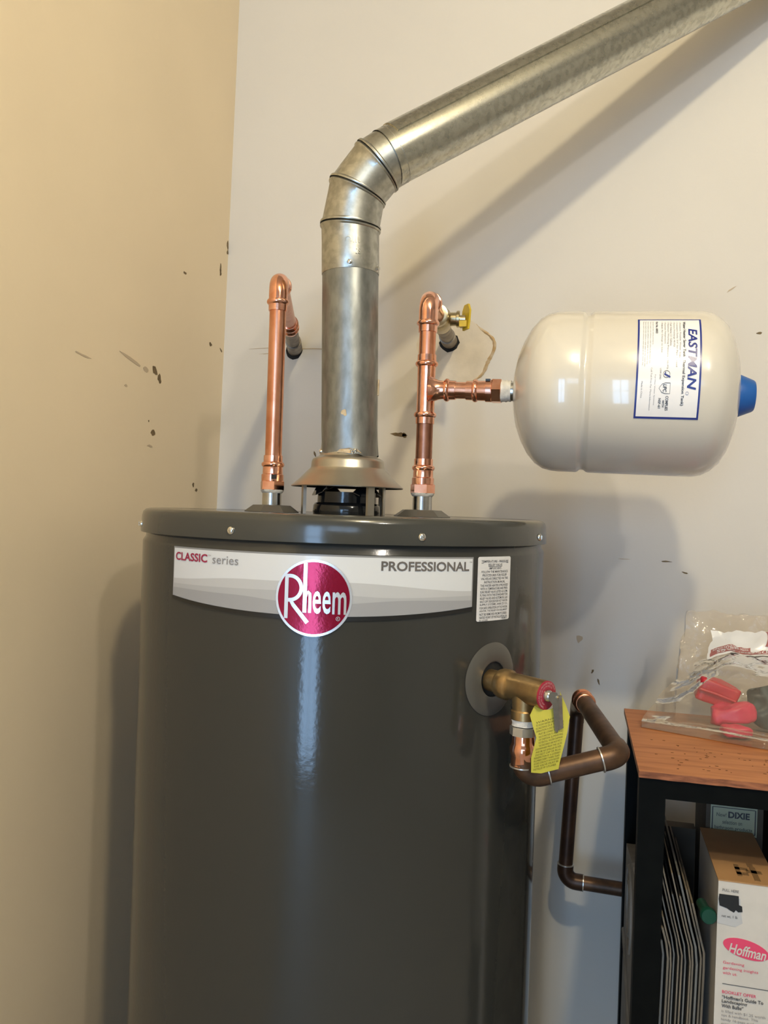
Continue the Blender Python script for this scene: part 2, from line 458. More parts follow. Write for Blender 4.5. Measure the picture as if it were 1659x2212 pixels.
def screw_on(parent, p, d, r=0.0045, m='chrome', hexa=False, name='screw'):
    mb = MB()
    if hexa:
        mb.lathe(p, d, [(0, r * 1.5), (0.0008, r * 1.5), (0.0009, r * 1.02), (0.0035, r), (0.0038, r * 0.85)], 6)
    else:
        mb.lathe(p, d, [(-0.001, r), (0.0008, r), (0.002, r * 0.85), (0.003, r * 0.5), (0.0032, r * 0.2)], 16)
        dd = Vector(d).normalized(); side = dd.cross(Vector((0, 0, 1))).normalized(); up = side.cross(dd)
        c = Vector(p) + dd * 0.0030
        for ax, bx_ in ((side, up), (up, side)):
            q = [c + ax * a * r * 0.5 + bx_ * b * r * 0.12 + dd * h for a in (-1, 1) for b in (-1, 1) for h in (0, 0.0006)]
            mb.add(q, [(0, 1, 3, 2), (4, 6, 7, 5), (0, 4, 5, 1), (2, 3, 7, 6), (0, 2, 6, 4), (1, 5, 7, 3)])
    return mb.build(name, m, parent, 45)
for azd in (-147, -100.7, -55.9, -11.5, 33, 78, 123, 168):
    a = math.radians(azd)
    screw_on(lid, cyl(a, 1.4722, LR - 0.0004), (math.cos(a), math.sin(a), 0))

# brand label: curved panel with grey waves and a black lower edge
A0, A1 = math.radians(-120.1), math.radians(-41.4)
def sm(ks):
    """piecewise cosine curve through (k, z) knots"""
    def fn(k):
        for (a, za), (b, zb) in zip(ks, ks[1:]):
            if k <= b:
                q = (k - a) / (b - a); q = (1 - math.cos(PI * q)) / 2 if False else q * q * (3 - 2 * q)
                return za + (zb - za) * q
        return ks[-1][1]
    return fn
def para(l, m_, r):
    """parabola through left, middle and right heights"""
    return lambda k: l * (1 - k) * (1 - 2 * k) + m_ * 4 * k * (1 - k) + r * k * (2 * k - 1)
TOP = lambda k: 1.4515
bot = para(1.3935, 1.3838, 1.3940)
blk = para(1.3975, 1.3882, 1.3980)
brand = grid_patch(MB(), A0, A1, bot, TOP, hmap, 0.0005, 60).build('brand_label', 'label_edge', heater, 60, 'white and grey curved brand label strip')
inset = math.radians(0.35)
grid_patch(MB(), A0 + inset, A1 - inset, blk, lambda k: 1.4497, hmap, 0.0008, 60).build('label_panel', 'label_light', brand, 60)
w1 = sm([(0, 1.4165), (0.3, 1.4225), (0.6, 1.4235), (1, 1.4150)])
w2 = sm([(0, 1.4110), (0.45, 1.4130), (0.75, 1.4085), (1, 1.4100)])
w3 = sm([(0, 1.4065), (0.25, 1.4055), (0.5, 1.4000), (0.8, 1.4060), (1, 1.4050)])
def below(fa, fb): return lambda k: max(fa(k), fb(k))
grid_patch(MB(), A0 + inset, A1 - inset, blk, w1, hmap, 0.0010, 60).build('label_wave', 'label_a', brand, 60)
grid_patch(MB(), A0 + inset, A1 - inset, blk, w2, hmap, 0.0012, 60).build('label_wave', 'label_b', brand, 60)
grid_patch(MB(), A0 + inset, A1 - inset, blk, w3, hmap, 0.0014, 60).build('label_wave', 'label_c', brand, 60)
grid_patch(MB(), A0, A1, bot, blk, hmap, 0.0016, 60).build('label_black_edge', 'ink_black', brand, 60)
D = math.radians
mb = MB(); add_text(mb, 'CLASSIC', (D(-119.0), D(-107.6), 1.4365, 1.4455), hmap, 0.0013, 0.024); mb.build('lettering', 'ink_red', brand, 0)
mb = MB(); add_text(mb, 'TM', (D(-107.3), D(-106.5), 1.4440, 1.4452), hmap, 0.0013); add_text(mb, 'series', (D(-106.0), D(-98.6), 1.4362, 1.4448), hmap, 0.0013); mb.build('lettering', 'ink_grey', brand, 0)
mb = MB(); add_text(mb, 'PROFESSIONAL', (D(-65.2), D(-42.8), 1.4365, 1.4465), hmap, 0.0013, 0.024); add_text(mb, 'TM', (D(-42.7), D(-42.0), 1.4452, 1.4467), hmap, 0.0013); mb.build('lettering', 'prof_grey', brand, 0)

# round badge
BA, BZ, BRH = D(-80.2), 1.4067, 0.0395
def bmap(x, y, t): return cyl(BA + x * BRH / HR, BZ + y * BRH, HR + t)
def disc(mb, r0, r1, mapf, t, n=64):
    v = []; f = []
    if r0 == 0:
        rr = [1e-4, r1 * 0.5, r1]
    else: rr = [r0, r1]
    for r in rr:
        for i in range(n): v.append(mapf(r * math.cos(2 * PI * i / n), r * math.sin(2 * PI * i / n), t))
    for j in range(len(rr) - 1):
        for i in range(n):
            i2 = (i + 1) % n
            f.append((j * n + i, j * n + i2, (j + 1) * n + i2, (j + 1) * n + i))
    return mb.add(v, f)
mb = disc(MB(), 0, 1.0, bmap, 0.0021)
badge = disc(mb, 0.999, 1.0, bmap, 0.0004).build('badge', 'badge_silver', heater, 60, 'round red metallic badge with a silver rim')
disc(MB(), 0, 0.935, bmap, 0.0024).build('badge_face', 'badge_red', badge, 60)
def ribbon(mb, pts, wd, mapf, t):
    v = []; f = []
    P = [Vector((p[0], p[1])) for p in pts]
    W = wd if isinstance(wd, list) else [wd] * len(P)
    for i, p in enumerate(P):
        d = (P[min(i + 1, len(P) - 1)] - P[max(i - 1, 0)]).normalized()
        n_ = Vector((-d.y, d.x)) * W[i] / 2
        v.append(mapf(p.x + n_.x, p.y + n_.y, t)); v.append(mapf(p.x - n_.x, p.y - n_.y, t))
    for i in range(len(P) - 1):
        a = 2 * i; f.append((a, a + 1, a + 3, a + 2))
    return mb.add(v, f)
def bp(cx_, cy_): return ((cx_ - 1267) / 255.0, -(cy_ - 678) / 268.0)
mb = MB()
ribbon(mb, [bp(1087, 825), bp(1087, 518)], 0.095, bmap, 0.0028)
bowl = [bp(1080, 530)] + [bp(1110 + 76 * math.sin(q), 612 - 84 * math.cos(q)) for q in [PI * i / 16 for i in range(17)]] + [bp(1098, 697)]
ribbon(mb, bowl, 0.095, bmap, 0.0029)
ribbon(mb, [bp(1112, 690), bp(1135, 730), bp(1232, 850)], [0.08, 0.10, 0.11], bmap, 0.0030)
ribbon(mb, [bp(1211, 780), bp(1211, 435)], 0.10, bmap, 0.0031)
harch = [bp(1216, 668), bp(1222, 645), bp(1234, 636), bp(1243, 645), bp(1246, 670), bp(1246, 780)]
ribbon(mb, harch, 0.075, bmap, 0.0032)
for xa, xb in ((1264, 1318), (1328, 1382)):
    x0, _ = bp(xa, 0); x1, _ = bp(xb, 0)
    add_text(mb, 'e', (x0, x1, bp(0, 785)[1], bp(0, 628)[1]), bmap, 0.0028, 0.012)
add_text(mb, 'm', (bp(1393, 0)[0], bp(1484, 0)[0], bp(0, 785)[1], bp(0, 630)[1]), bmap, 0.0028, 0.015)
ring = [(bp(1432, 815)[0] + 0.05 * math.cos(2 * PI * i / 20), bp(1432, 815)[1] + 0.05 * math.sin(2 * PI * i / 20)) for i in range(21)]
ribbon(mb, ring, 0.012, bmap, 0.0028)
x0, y0 = bp(1432, 815); add_text(mb, 'R', (x0 - 0.018, x0 + 0.02, y0 - 0.025, y0 + 0.025), bmap, 0.0028)
mb.build('lettering', 'badge_silver', badge, 0)

# printed relief-valve notice
def notice_map(x, y, t): return cyl(D(-40.0) + (x * 1.0) * D(12.1), 1.3812 + y * 0.0705, HR + t)
def rrect(x0, x1, y0, y1, rx, ry, n=5):
    P = []
    for cx_, cy_, a in ((x1 - rx, y1 - ry, 0), (x0 + rx, y1 - ry, 90), (x0 + rx, y0 + ry, 180), (x1 - rx, y0 + ry, 270)):
        for i in range(n + 1):
            q = math.radians(a + 90 * i / n); P.append((cx_ + rx * math.cos(q), cy_ + ry * math.sin(q)))
    return P
mb = MB()
vv = []; ff = []
def notice_edge(k):   # rounded ends of the notice
    e = 0.05
    if k < e: return 0.022 * (1 - math.sqrt(max(0, 1 - ((e - k) / e) ** 2)))
    if k > 1 - e: return 0.022 * (1 - math.sqrt(max(0, 1 - ((k - 1 + e) / e) ** 2)))
    return 0
grid_patch(mb, 0, 1, notice_edge, lambda k: 1 - notice_edge(k), notice_map, 0.0006, 40)
notice = mb.build('notice_label', 'white_gloss', heater, 60, 'small white printed notice with black capital letters')
mb = MB()
L1 = ['TEMPERATURE - PRESSURE', 'RELIEF VALVE', '-IMPORTANT-', 'FOLLOW THE MAINTENANCE', 'PROCEDURES FOR RELIEF', 'VALVES-AS DIRECTED IN THE', 'INSTRUCTION MANUAL']
y = 0.945
for i, tline in enumerate(L1):
    wdt = {0: 0.82, 1: 0.42, 2: 0.40, 3: 0.80, 4: 0.74, 5: 0.82, 6: 0.64}[i]
    add_text(mb, tline, (0.5 - wdt / 2, 0.5 + wdt / 2, y - 0.036, y), notice_map, 0.0009, 0.004)
    if i < 2: ribbon(mb, [(0.5 - wdt / 2, y - 0.044), (0.5 + wdt / 2, y - 0.044)], 0.006, notice_map, 0.0009)
    y -= 0.0535
for tline in ['THIS WATER HEATER IS PROVIDED', 'WITH A TEMPERATURE AND PRES-', 'SURE RELIEF VALVE LISTED AS COM-', 'PLYING WITH THE STANDARD FOR', 'RELIEF VALVES AND AUTOMATIC GAS', 'SHUT-OFF DEVICES FOR HOT WATER', 'SUPPLY SYSTEMS, ANSI Z21.22.', 'FOR SAFE OPERATION OF THE WATER', 'HEATER, THE RELIEF VALVE(S) MUST', 'NOT BE REMOVED FROM ITS DESIG-', 'NATED POINT OF INSTALLATION OR']:
    add_text(mb, tline, (0.08, 0.92, y - 0.036, y), notice_map, 0.0009, 0.004); y -= 0.0495
add_text(mb, 'PLUGGED.', (0.08, 0.33, y - 0.034, y), notice_map, 0.0009, 0.004)
add_text(mb, '92382-1', (0.74, 0.92, y - 0.012, y + 0.012), notice_map, 0.0009, 0.01)
mb.build('lettering', 'ink_dark', notice, 0)

# escutcheon around the relief valve port
EA, EZ = D(-33.8), 1.3165
def emap(x, y, t): return cyl(EA + x / HR, EZ + y, HR + t)
v = []; f = []; n = 64
prof = [(0.0195, 0.0006), (0.0195, 0.003), (0.0215, 0.0042), (0.036, 0.0026), (0.0405, 0.0006)]
for r, t in prof:
    for i in range(n): v.append(emap(r * math.cos(2 * PI * i / n), r * math.sin(2 * PI * i / n), t))
for j in range(len(prof) - 1):
    for i in range(n): f.append((j * n + i, j * n + (i + 1) % n, (j + 1) * n + (i + 1) % n, (j + 1) * n + i))
mesh_obj('escutcheon', v, f, 'grey_plastic', heater, 50)
disc(MB(), 0, 0.0197, emap, 0.0008).build('port_hole', 'dark_hole', heater, 60)

# pipe collars on the lid, steel nipples
LRX, LRY, RRX, RRY = 0.2698, -0.4008, 0.4650, -0.3524
for (x, y) in ((LRX, LRY), (RRX, RRY)):
    mb = MB()
    mb.lathe((x, y, 1.4908), (0, 0, 1), [(0, 0.0385), (0.0012, 0.0385), (0.0095, 0.0265), (0.0100, 0.0135)], 8)
    c = mb.build('pipe_collar', 'grey_plastic', heater, 20)
    mb = MB().lathe((x, y, 1.485), (0, 0, 1), [(0, 0.0128), (0.036, 0.0128), (0.037, 0.0118)], 32)
    mb.build('steel_nipple', 'steel', heater)

# flue collar inside the hood
mb = MB().lathe((0.3672, -0.377, 1.4905), (0, 0, 1), [(0, 0.0445), (0.004, 0.0452), (0.012, 0.0445), (0.0150, 0.0425), (0.0160, 0.0395), (0.0300, 0.0390), (0.0300, 0.0370), (0.002, 0.0370)], 48, cap=False)
flue = mb.build('flue_collar', 'black_enamel', heater, 50)
for azd in (-150, -38, 40, 142):
    a = D(azd); u = Vector((math.cos(a), math.sin(a), 0)); s_ = Vector((-math.sin(a), math.cos(a), 0))
    c = Vector((0.3672, -0.377, 1.5205))
    P = [c + u * 0.037 - s_ * 0.017, c + u * 0.037 + s_ * 0.017, c + u * 0.045 - s_ * 0.012 + Vector((0, 0, -0.004)), c + u * 0.045 + s_ * 0.012 + Vector((0, 0, -0.004)), c + u * 0.028 + Vector((0, 0, 0.009)), c + u * 0.041 + Vector((0, 0, 0.008))]
    Q = [p + Vector((0, 0, -0.0012)) for p in P]
    MB().add(P + Q, [(0, 5, 4), (1, 4, 5), (0, 2, 5), (1, 5, 3), (2, 3, 5), (6, 10, 11), (7, 11, 10), (6, 11, 8), (7, 9, 11), (8, 11, 9), (0, 6, 8, 2), (1, 3, 9, 7), (2, 8, 9, 3), (0, 4, 10, 6), (1, 7, 10, 4)]).build('flue_tab', 'black_enamel', flue, 20)

# ------------------------------------------------------------------ draft hood
hood = thing('draft_hood', (0.3672, -0.377, 1.4915), 'bell-shaped tan metal draft hood standing on four legs on the heater lid', 'draft hood')
hx, hy = 0.3672, -0.377
pr = [(1.5275, 0.0728), (1.5268, 0.0745), (1.5280, 0.0748), (1.5375, 0.0640), (1.5475, 0.0545), (1.5515, 0.0502), (1.5535, 0.0492), (1.5610, 0.0484), (1.5640, 0.0470), (1.5662, 0.0435), (1.5672, 0.0405), (1.5690, 0.0385), (1.5730, 0.0372), (1.5900, 0.0360)]
MB().lathe((hx, hy, 0), (0, 0, 1), pr, 64, cap=False).build('cone', 'hood_metal', hood, 35)
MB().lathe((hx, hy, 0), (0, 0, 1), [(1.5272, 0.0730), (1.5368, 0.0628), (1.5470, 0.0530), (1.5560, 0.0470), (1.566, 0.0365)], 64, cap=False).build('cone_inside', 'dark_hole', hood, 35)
for azd in (-38 - 5, 52, 142, 215):
    a = D(azd); u = Vector((math.cos(a), math.sin(a), 0)); s_ = Vector((-math.sin(a), math.cos(a), 0))
    c = Vector((hx, hy, 0)) + u * 0.0615
    v = []
    for z in (1.4913, 1.5370):
        for (q, t) in ((-0.0055, 0.004), (-0.0048, 0.0), (0.0048, 0.0), (0.0055, 0.004), (0.0048, 0.004), (0.0042, 0.001), (-0.0042, 0.001), (-0.0048, 0.004)):
            v.append(c + s_ * q - u * t + Vector((0, 0, z)))
    f = [(i, (i + 1) % 8, 8 + (i + 1) % 8, 8 + i) for i in range(8)] + [tuple(range(8)), tuple(range(8, 16))]
    MB().add(v, f).build('leg', 'hood_metal', hood, 30)

# ------------------------------------------------------------------ vent duct
VB, VT = Vector((0.3685, -0.3765, 1.5690)), Vector((0.3619, -0.3773, 1.8139))
B1, B2, B3, B4 = Vector((0.3607, -0.3804, 1.8747)), Vector((0.3696, -0.3832, 1.9206)), Vector((0.3949, -0.3799, 1.9540)), Vector((0.4145, -0.3770, 1.9667))
SD = Vector((0.3182, 0.1678, 0.2325)).normalized()
duct = thing('vent_duct', VB, 'galvanized round sheet metal vent duct rising from the draft hood and bending right', 'vent pipe')
vd = (VT - VB).normalized()
# lower pipe with a wavy cut bottom edge and a lap seam
seg = 72
v = []; f = []
NR = 14
for j in range(NR + 1):
    k = j / NR
    c = VB + (VT - VB) * k
    for i in range(seg):
        q = 2 * PI * i / seg
        r = 0.0376
        if j <= 1: r += 0.0006 * math.sin(5 * q) + (0.001 if j == 0 else 0)
        # lap seam facing the camera, slightly right of the middle
        dq = (q - D(-70)) % (2 * PI)
        if dq < D(22): r += 0.0003
        p = c + Vector((math.cos(q), math.sin(q), 0)) * r
        if j == 0: p.z += 0.0016 * math.sin(4 * q + 0.5) + 0.0008 * math.sin(11 * q)
        v.append(p)
for j in range(NR):
    for i in range(seg):
        i2 = (i + 1) % seg
        f.append((j * seg + i, j * seg + i2, (j + 1) * seg + i2, (j + 1) * seg + i))
low = mesh_obj('lower_pipe', v, f, 'zinc_old', duct, 50)
for (azd, zz) in ((-62, 1.5745), (-68, 1.573), (-175, 1.5760), (-150, 1.5735)):
    a = D(azd); screw_on(low, Vector((0.3684, -0.3765, zz)) + Vector((math.cos(a), math.sin(a), 0)) * 0.038, (math.cos(a), math.sin(a), 0), 0.0030, 'chrome')
MB().prism(blob(10, 0.004, 0.004, 0.3), lambda p, q, t: Vector((0.3668, -0.3767, 1.623)) + Vector((math.cos(D(-84) + p / 0.038), math.sin(D(-84) + p / 0.038), 0)) * (0.0378 + t) + Vector((0, 0, q)), 0.0001, 0.0006).build('rust_spot', 'paper_tear', low, 0)
MB().prism([(-0.016, -0.003), (0.0, -0.004), (0.016, -0.003), (0.010, 0.002), (0.0, 0.003), (-0.012, 0.001)], lambda p, q, t: Vector((0.3683, -0.3766, 1.5745)) + Vector((math.cos(D(-74) + p / 0.038), math.sin(D(-74) + p / 0.038), 0)) * (0.0388 + t) + Vector((0, 0, q)), 0.0001, 0.0008).build('rust_spot', 'paper_tear', low, 0)
MB().prism(blob(9, 0.003, 0.011, 0.3), lambda p, q, t: Vector((0.3665, -0.3770, 1.662)) + Vector((math.cos(D(6) + p / 0.038), math.sin(D(6) + p / 0.038), 0)) * (0.0375 + t) + Vector((0, 0, q)), 0.0001, 0.0016).build('rust_spot', 'paper_tear', low, 0)

# elbow: four gores joined by rolled beads
C0 = VT - vd * 0.003
path = [C0, B1, B2, B3, B4 + SD * 0.004]
dirs = [(path[i + 1] - path[i]).normalized() for i in range(4)]
norms = [vd] + [((dirs[i] + dirs[i + 1]) / 2).normalized() for i in range(3)] + [(dirs[3] + SD * 1.5).normalized()]
ER = 0.0384
for i in range(4):
    a, b = path[i], path[i + 1]; L = (b - a).length
    rings = []
    steps = [(0.0004, -0.0016), (0, -0.0004), (0.0012, 0)] if i == 0 else [(0, 0.0022), (0.0012, 0.0026), (0.0028, 0.0022), (0.0038, 0.0002)]
    for t, dr in steps: rings.append((a + dirs[i] * t, norms[i].lerp(norms[i + 1], t / L), ER + dr))
    for k in (0.35, 0.65): rings.append((a.lerp(b, k), norms[i].lerp(norms[i + 1], k), ER))
    endsteps = [(0.0055, 0.0004), (0.0042, 0.0020), (0.0026, 0.0024), (0.0014, 0.0012), (0.0, 0.0006)] if i < 3 else [(0.003, 0.0), (0, 0.0002)]
    for t, dr in endsteps: rings.append((b - dirs[i] * t, norms[i].lerp(norms[i + 1], 1 - t / L), ER + dr))
    g = MB().loft(rings, 72).build('elbow_gore', 'zinc', duct, 50)
    if i == 0: gore0 = g
for azd, dz in ((-75, 0.0065), (-8, 0.006)):
    a = D(azd); screw_on(gore0, C0 + Vector((math.cos(a), math.sin(a), 0)) * (ER - 0.0004) + Vector((0, 0, dz)), (math.cos(a), math.sin(a), 0), 0.0029, 'chrome', hexa=True)
# stamped marks on the lowest gore
def gmap(x, y, t):
    a = D(-72) + x / ER
    c = C0.lerp(B1, 0.55)
    return c + Vector((math.cos(a), math.sin(a), 0)) * (ER + t) + Vector((0, 0, y))
mb = MB()
ribbon(mb, [(-0.004 + 0.004 * math.cos(q), 0.004 * math.sin(q)) for q in [PI * 1.15 - PI * 1.3 * i / 10 for i in range(11)]], 0.0011, gmap, 0.0007)
for x in (0.003, 0.0065, 0.0105): ribbon(mb, [(x, -0.003), (x, 0.005)], 0.0011, gmap, 0.0007)
add_text(mb, '28', (0.006, 0.0125, -0.017, -0.010), gmap, 0.0006)
mb.build('stamped_mark', 'zinc', gore0, 0)
# gore seam
mb = MB(); 
# long sloping pipe with lap seam along its upper side
P0 = B4 - SD * 0.01
Lp = 0.98
rings = [(P0 + SD * (Lp * k / 24), SD, 0.0382) for k in range(25)]
up = MB().loft(rings, 96, ref=(0, 0, 1)).build('upper_pipe', 'zinc_new', duct, 50)
uu = (Vector((0, 0, 1)) - SD * SD.z).normalized(); ww = SD.cross(uu)
v = []; f = []
na, nl = 14, 12
for k in range(nl + 1):
    c = B4 + SD * (0.008 + (Lp - 0.03) * k / nl)
    for lay in (0.0382, 0.0397):
        for i in range(na + 1):
            q = D(-20 + 84 * i / na)
            v.append(c + (uu * math.cos(q) + ww * math.sin(q)) * lay)
st = 2 * (na + 1)
for k in range(nl):
    for i in range(na):
        p = k * st + na + 1 + i
        f.append((p, p + 1, p + 1 + st, p + st))
    for i in (0, na):
        p = k * st + i
        f.append((p, p + na + 1, p + na + 1 + st, p + st))
for k in (0, nl):
    for i in range(na):
        p = k * st + i
        f.append((p, p + 1, p + na + 2, p + na + 1))
mesh_obj('lap_seam', v, f, 'zinc_new', up, 40)

# ------------------------------------------------------------------ copper plumbing
def press_fit(prof_scale=1.0):
    pass
R = 0.0111
def female_adapter(parent, base, d):
    """hex nut, band, neck, bead and sleeve along d; returns length"""
    base = Vector(base); d = Vector(d).normalized()
    MB().lathe(base, d, [(0, 0.0158), (0.0005, 0.0166), (0.0115, 0.0166), (0.0125, 0.0155)], 6).build('hex_nut', 'copper_shiny', parent, 25)
    MB().lathe(base + d * 0.0120, d, [(0, 0.0148), (0.0085, 0.0148), (0.0095, 0.0135), (0.0195, 0.0132), (0.0215, 0.0128)], 32).build('adapter_neck', 'copper_shiny', parent, 35)
    press_bead(parent, base + d * 0.0340, d)
    return 0.046
def press_bead(parent, p, d, flip=False):
    """pressed bead with its sleeve"""
    d = Vector(d).normalized() * (-1 if flip else 1)
    p = Vector(p)
    MB().lathe(p, d, [(-0.0035, 0.0125), (-0.0030, 0.0140), (-0.0010, 0.0152), (0.0012, 0.0152), (0.0030, 0.0140), (0.0036, 0.0127), (0.0120, 0.0125), (0.0122, 0.0111)], 32, cap=False).build('press_sleeve', 'copper_shiny', parent, 35)

# left riser
left = thing('copper_pipe', (LRX, LRY, 1.507), 'bright copper riser pipe on the left, bent over into the back wall', 'pipe')
z0 = 1.5205
MB().lathe((LRX, LRY, 1.5165), (0, 0, 1), [(0, 0.0132), (0.002, 0.0150), (0.0045, 0.0155)], 20).build('thread_tape', 'teflon', left)
female_adapter(left, (LRX, LRY, z0), (0, 0, 1))
mb = MB(); mb.box(LRX + 0.0045, LRX + 0.0105, LRY - 0.0158, LRY - 0.0125, 1.5350, 1.5410)
mb.build('adapter_mark', 'ink_black', left, 0)
EL = Vector((LRX, LRY, 1.8027)); EW = Vector((0.1457, 0.0, 1.7900))
dW = (EW - EL).normalized()
MB().lathe((LRX, LRY, z0 + 0.040), (0, 0, 1), [(0, R), (1.765 - z0 - 0.040, R)], 32).build('riser_pipe', 'copper', left)
press_bead(left, (LRX, LRY, 1.7715), (0, 0, 1), flip=True)
arc = fillet(EL + Vector((0, 0, -0.05)), EL, EL + dW * 0.05, 0.020, 10)
MB().tube([(LRX, LRY, 1.768)] + arc + [EL + dW * 0.034], [0.0128] * (len(arc) + 2)).build('elbow', 'copper_shiny', left)
press_bead(left, EL + dW * 0.034, dW)
MB().tube([EL + dW * 0.03, EL + dW * 0.235], R).build('back_pipe', 'copper', left)
cA = EL + dW * 0.235
MB().lathe(cA, dW, [(-0.012, R), (-0.012, 0.0125), (0.0, 0.0125), (0.002, 0.0150), (0.006, 0.0150), (0.008, 0.0127), (0.022, 0.0127), (0.024, 0.0150), (0.028, 0.0150), (0.030, 0.0125), (0.042, 0.0125), (0.042, R)], 32).build('coupling', 'copper_shiny', left, 35)
MB().tube([cA + dW * 0.035, EL + dW * ((EW - EL).length - 0.055)], 0.0118).build('old_pipe', 'pipe_grey', left)
MB().tube([EL + dW * ((EW - EL).length - 0.06), EW + dW * 0.006], [0.0138, 0.0138]).build('wall_stub', 'pipe_grey', left)
# hole in the plaster round the stub
poly = blob(18, 0.0165, 0.0165, 0.10)
MB().prism(poly, lambda p, q, t: Vector((EW.x - 0.001 + p, -t, EW.z - 0.003 + q)), -0.001, 0.0007).build('wall_hole', 'dark_hole', wall_back, 0)

# right riser with tee, ball valve and tank branch
right = thing('copper_tee_pipe', (RRX, RRY, 1.507), 'bright copper riser pipe with a tee branch feeding the expansion tank', 'pipe')
MB().lathe((RRX, RRY, 1.5185), (0, 0, 1), [(0, 0.0134), (0.002, 0.0152), (0.0045, 0.0158)], 20).build('thread_tape', 'teflon', right)
female_adapter(right, (RRX, RRY, 1.5225), (0, 0, 1))
TZ = 1.6613
MB().lathe((RRX, RRY, 1.5645), (0, 0, 1), [(0, R), (1.616 - 1.5645, R)], 32).build('lower_pipe', 'copper_dull', right)
press_bead(right, (RRX, RRY, 1.6275), (0, 0, 1), flip=True)
press_bead(right, (RRX, RRY, 1.6955), (0, 0, 1))
MB().lathe((RRX, RRY, 1.628), (0, 0, 1), [(0, 0.0122), (0.006, 0.0122), (0.030, 0.0120), (0.060, 0.0122), (0.068, 0.0122)], 32).build('tee_body', 'copper_shiny', right)
BD = Vector((1, 0.0, -0.022)).normalized()
T0 = Vector((RRX, RRY, TZ))
def flare(s): return 0.0122 + 0.010 * max(0, 1 - (s - 0.006) / 0.014) ** 2
MB().lathe(T0, BD, [(0.006, 0.0205), (0.009, 0.0180), (0.0125, 0.0150), (0.017, 0.0130), (0.022, 0.0122), (0.030, 0.0122)], 32, cap=False).build('tee_branch', 'copper_shiny', right)
press_bead(right, T0 + BD * 0.0285, BD)
MB().tube([T0 + BD * 0.03, T0 + BD * 0.066], R).build('branch_pipe', 'copper_shiny', right)
press_bead(right, T0 + BD * 0.0665, BD, flip=True)
MB().lathe(T0 + BD * 0.067, BD, [(0, 0.0128), (0.003, 0.0130), (0.013, 0.0132), (0.0135, 0.0146), (0.0215, 0.0146)], 32).build('adapter_neck', 'copper_shiny', right, 35)
MB().lathe(T0 + BD * 0.0880, BD, [(0, 0.0155), (0.001, 0.0168), (0.0125, 0.0168), (0.0130, 0.0155)], 6).build('hex_nut', 'copper_shiny', right, 25)
mb = MB(); mb.add([T0 + BD * 0.0835 + Vector((a, b, c)) for a in (-0.003, 0.003) for b in (-0.0095, -0.0025) for c in (0.0118, 0.0146)], [(0, 1, 3, 2), (4, 6, 7, 5), (0, 4, 5, 1), (2, 3, 7, 6), (0, 2, 6, 4), (1, 5, 7, 3)]); mb.build('adapter_mark', 'ink_black', right, 0)
# thread sealing tape
rings = []
for i in range(9):
    rings.append((T0 + BD * (0.1005 + 0.0016 * i), BD, 0.0142 + random.uniform(-0.0008, 0.0009) - 0.00012 * i))
MB().loft(rings, 24, cap=True, rfun=lambda q: 1 + 0.03 * math.sin(5 * q)).build('thread_tape', 'teflon', right, 60)
# upper part
MB().lathe((RRX, RRY, 1.690), (0, 0, 1), [(0, R), (0.06, R)], 32).build('upper_pipe', 'copper', right)
press_bead(right, (RRX, RRY, 1.7500), (0, 0, 1), flip=True)
ER_ = Vector((RRX, RRY, 1.7835)); EWR = Vector((0.4332, 0.0, 1.7990))
dR = (EWR - ER_).normalized()
arc = fillet(ER_ + Vector((0, 0, -0.05)), ER_, ER_ + dR * 0.05, 0.019, 10)
MB().tube([(RRX, RRY, 1.748)] + arc + [ER_ + dR * 0.030], [0.0128] * (len(arc) + 2)).build('elbow', 'copper_shiny', right)
press_bead(right, ER_ + dR * 0.032, dR)
VC = ER_ + dR * 0.150     # valve centre
MB().tube([ER_ + dR * 0.03, VC - dR * 0.02], R).build('back_pipe', 'copper', right)
mb = MB().lathe(VC, dR, [(-0.036, 0.0135), (-0.035, 0.0165), (-0.024, 0.0165), (-0.022, 0.0145), (-0.014, 0.0185), (0.0, 0.0200), (0.014, 0.0185), (0.022, 0.0145), (0.024, 0.0165), (0.035, 0.0165), (0.036, 0.0135)], 28)
valve = mb.build('ball_valve', 'brass_pale', right, 30, 'brass ball valve with a yellow lever')
sx = Vector((1, 0.08, 0)).normalized()
MB().lathe(VC + sx * 0.010, sx, [(0, 0.0105), (0.016, 0.0100), (0.017, 0.0125), (0.021, 0.0125), (0.0215, 0.006), (0.030, 0.006)], 20).build('valve_stem', 'brass_pale', valve, 30)
hc = VC + sx * 0.0415
# handle: thin yellow wing
P = [(-0.006, -0.016), (-0.009, 0.000), (-0.008, 0.014), (-0.004, 0.022), (0.004, 0.022), (0.008, 0.012), (0.007, -0.004), (0.005, -0.016)]
fw = Vector((0.55, -0.83, 0.0)).normalized()
sd_ = Vector((0.83, 0.55, 0.0)).normalized()
MB().prism(P, lambda p, q, t: hc + fw * (p * 1.6) + Vector((0, 0, q)) + sd_ * t, -0.0015, 0.0015).build('valve_handle', 'yellow_plastic', valve, 20, 'yellow valve lever')
MB().box(hc.x - 0.010, hc.x + 0.001, hc.y - 0.006, hc.y + 0.006, hc.z - 0.012, hc.z - 0.003).build('handle_hub', 'yellow_plastic', valve, 0)
MB().tube([VC + dR * 0.02, EWR - dR * 0.05], 0.0118).build('old_pipe', 'pipe_grey', right)
MB().tube([EWR - dR * 0.055, EWR + dR * 0.006], 0.0138).build('wall_stub', 'pipe_grey', right)
MB().prism(blob(18, 0.0170, 0.0170, 0.10), lambda p, q, t: Vector((EWR.x + p, -t, EWR.z - 0.003 + q)), -0.001, 0.0011).build('wall_hole', 'dark_hole', wall_back, 0)

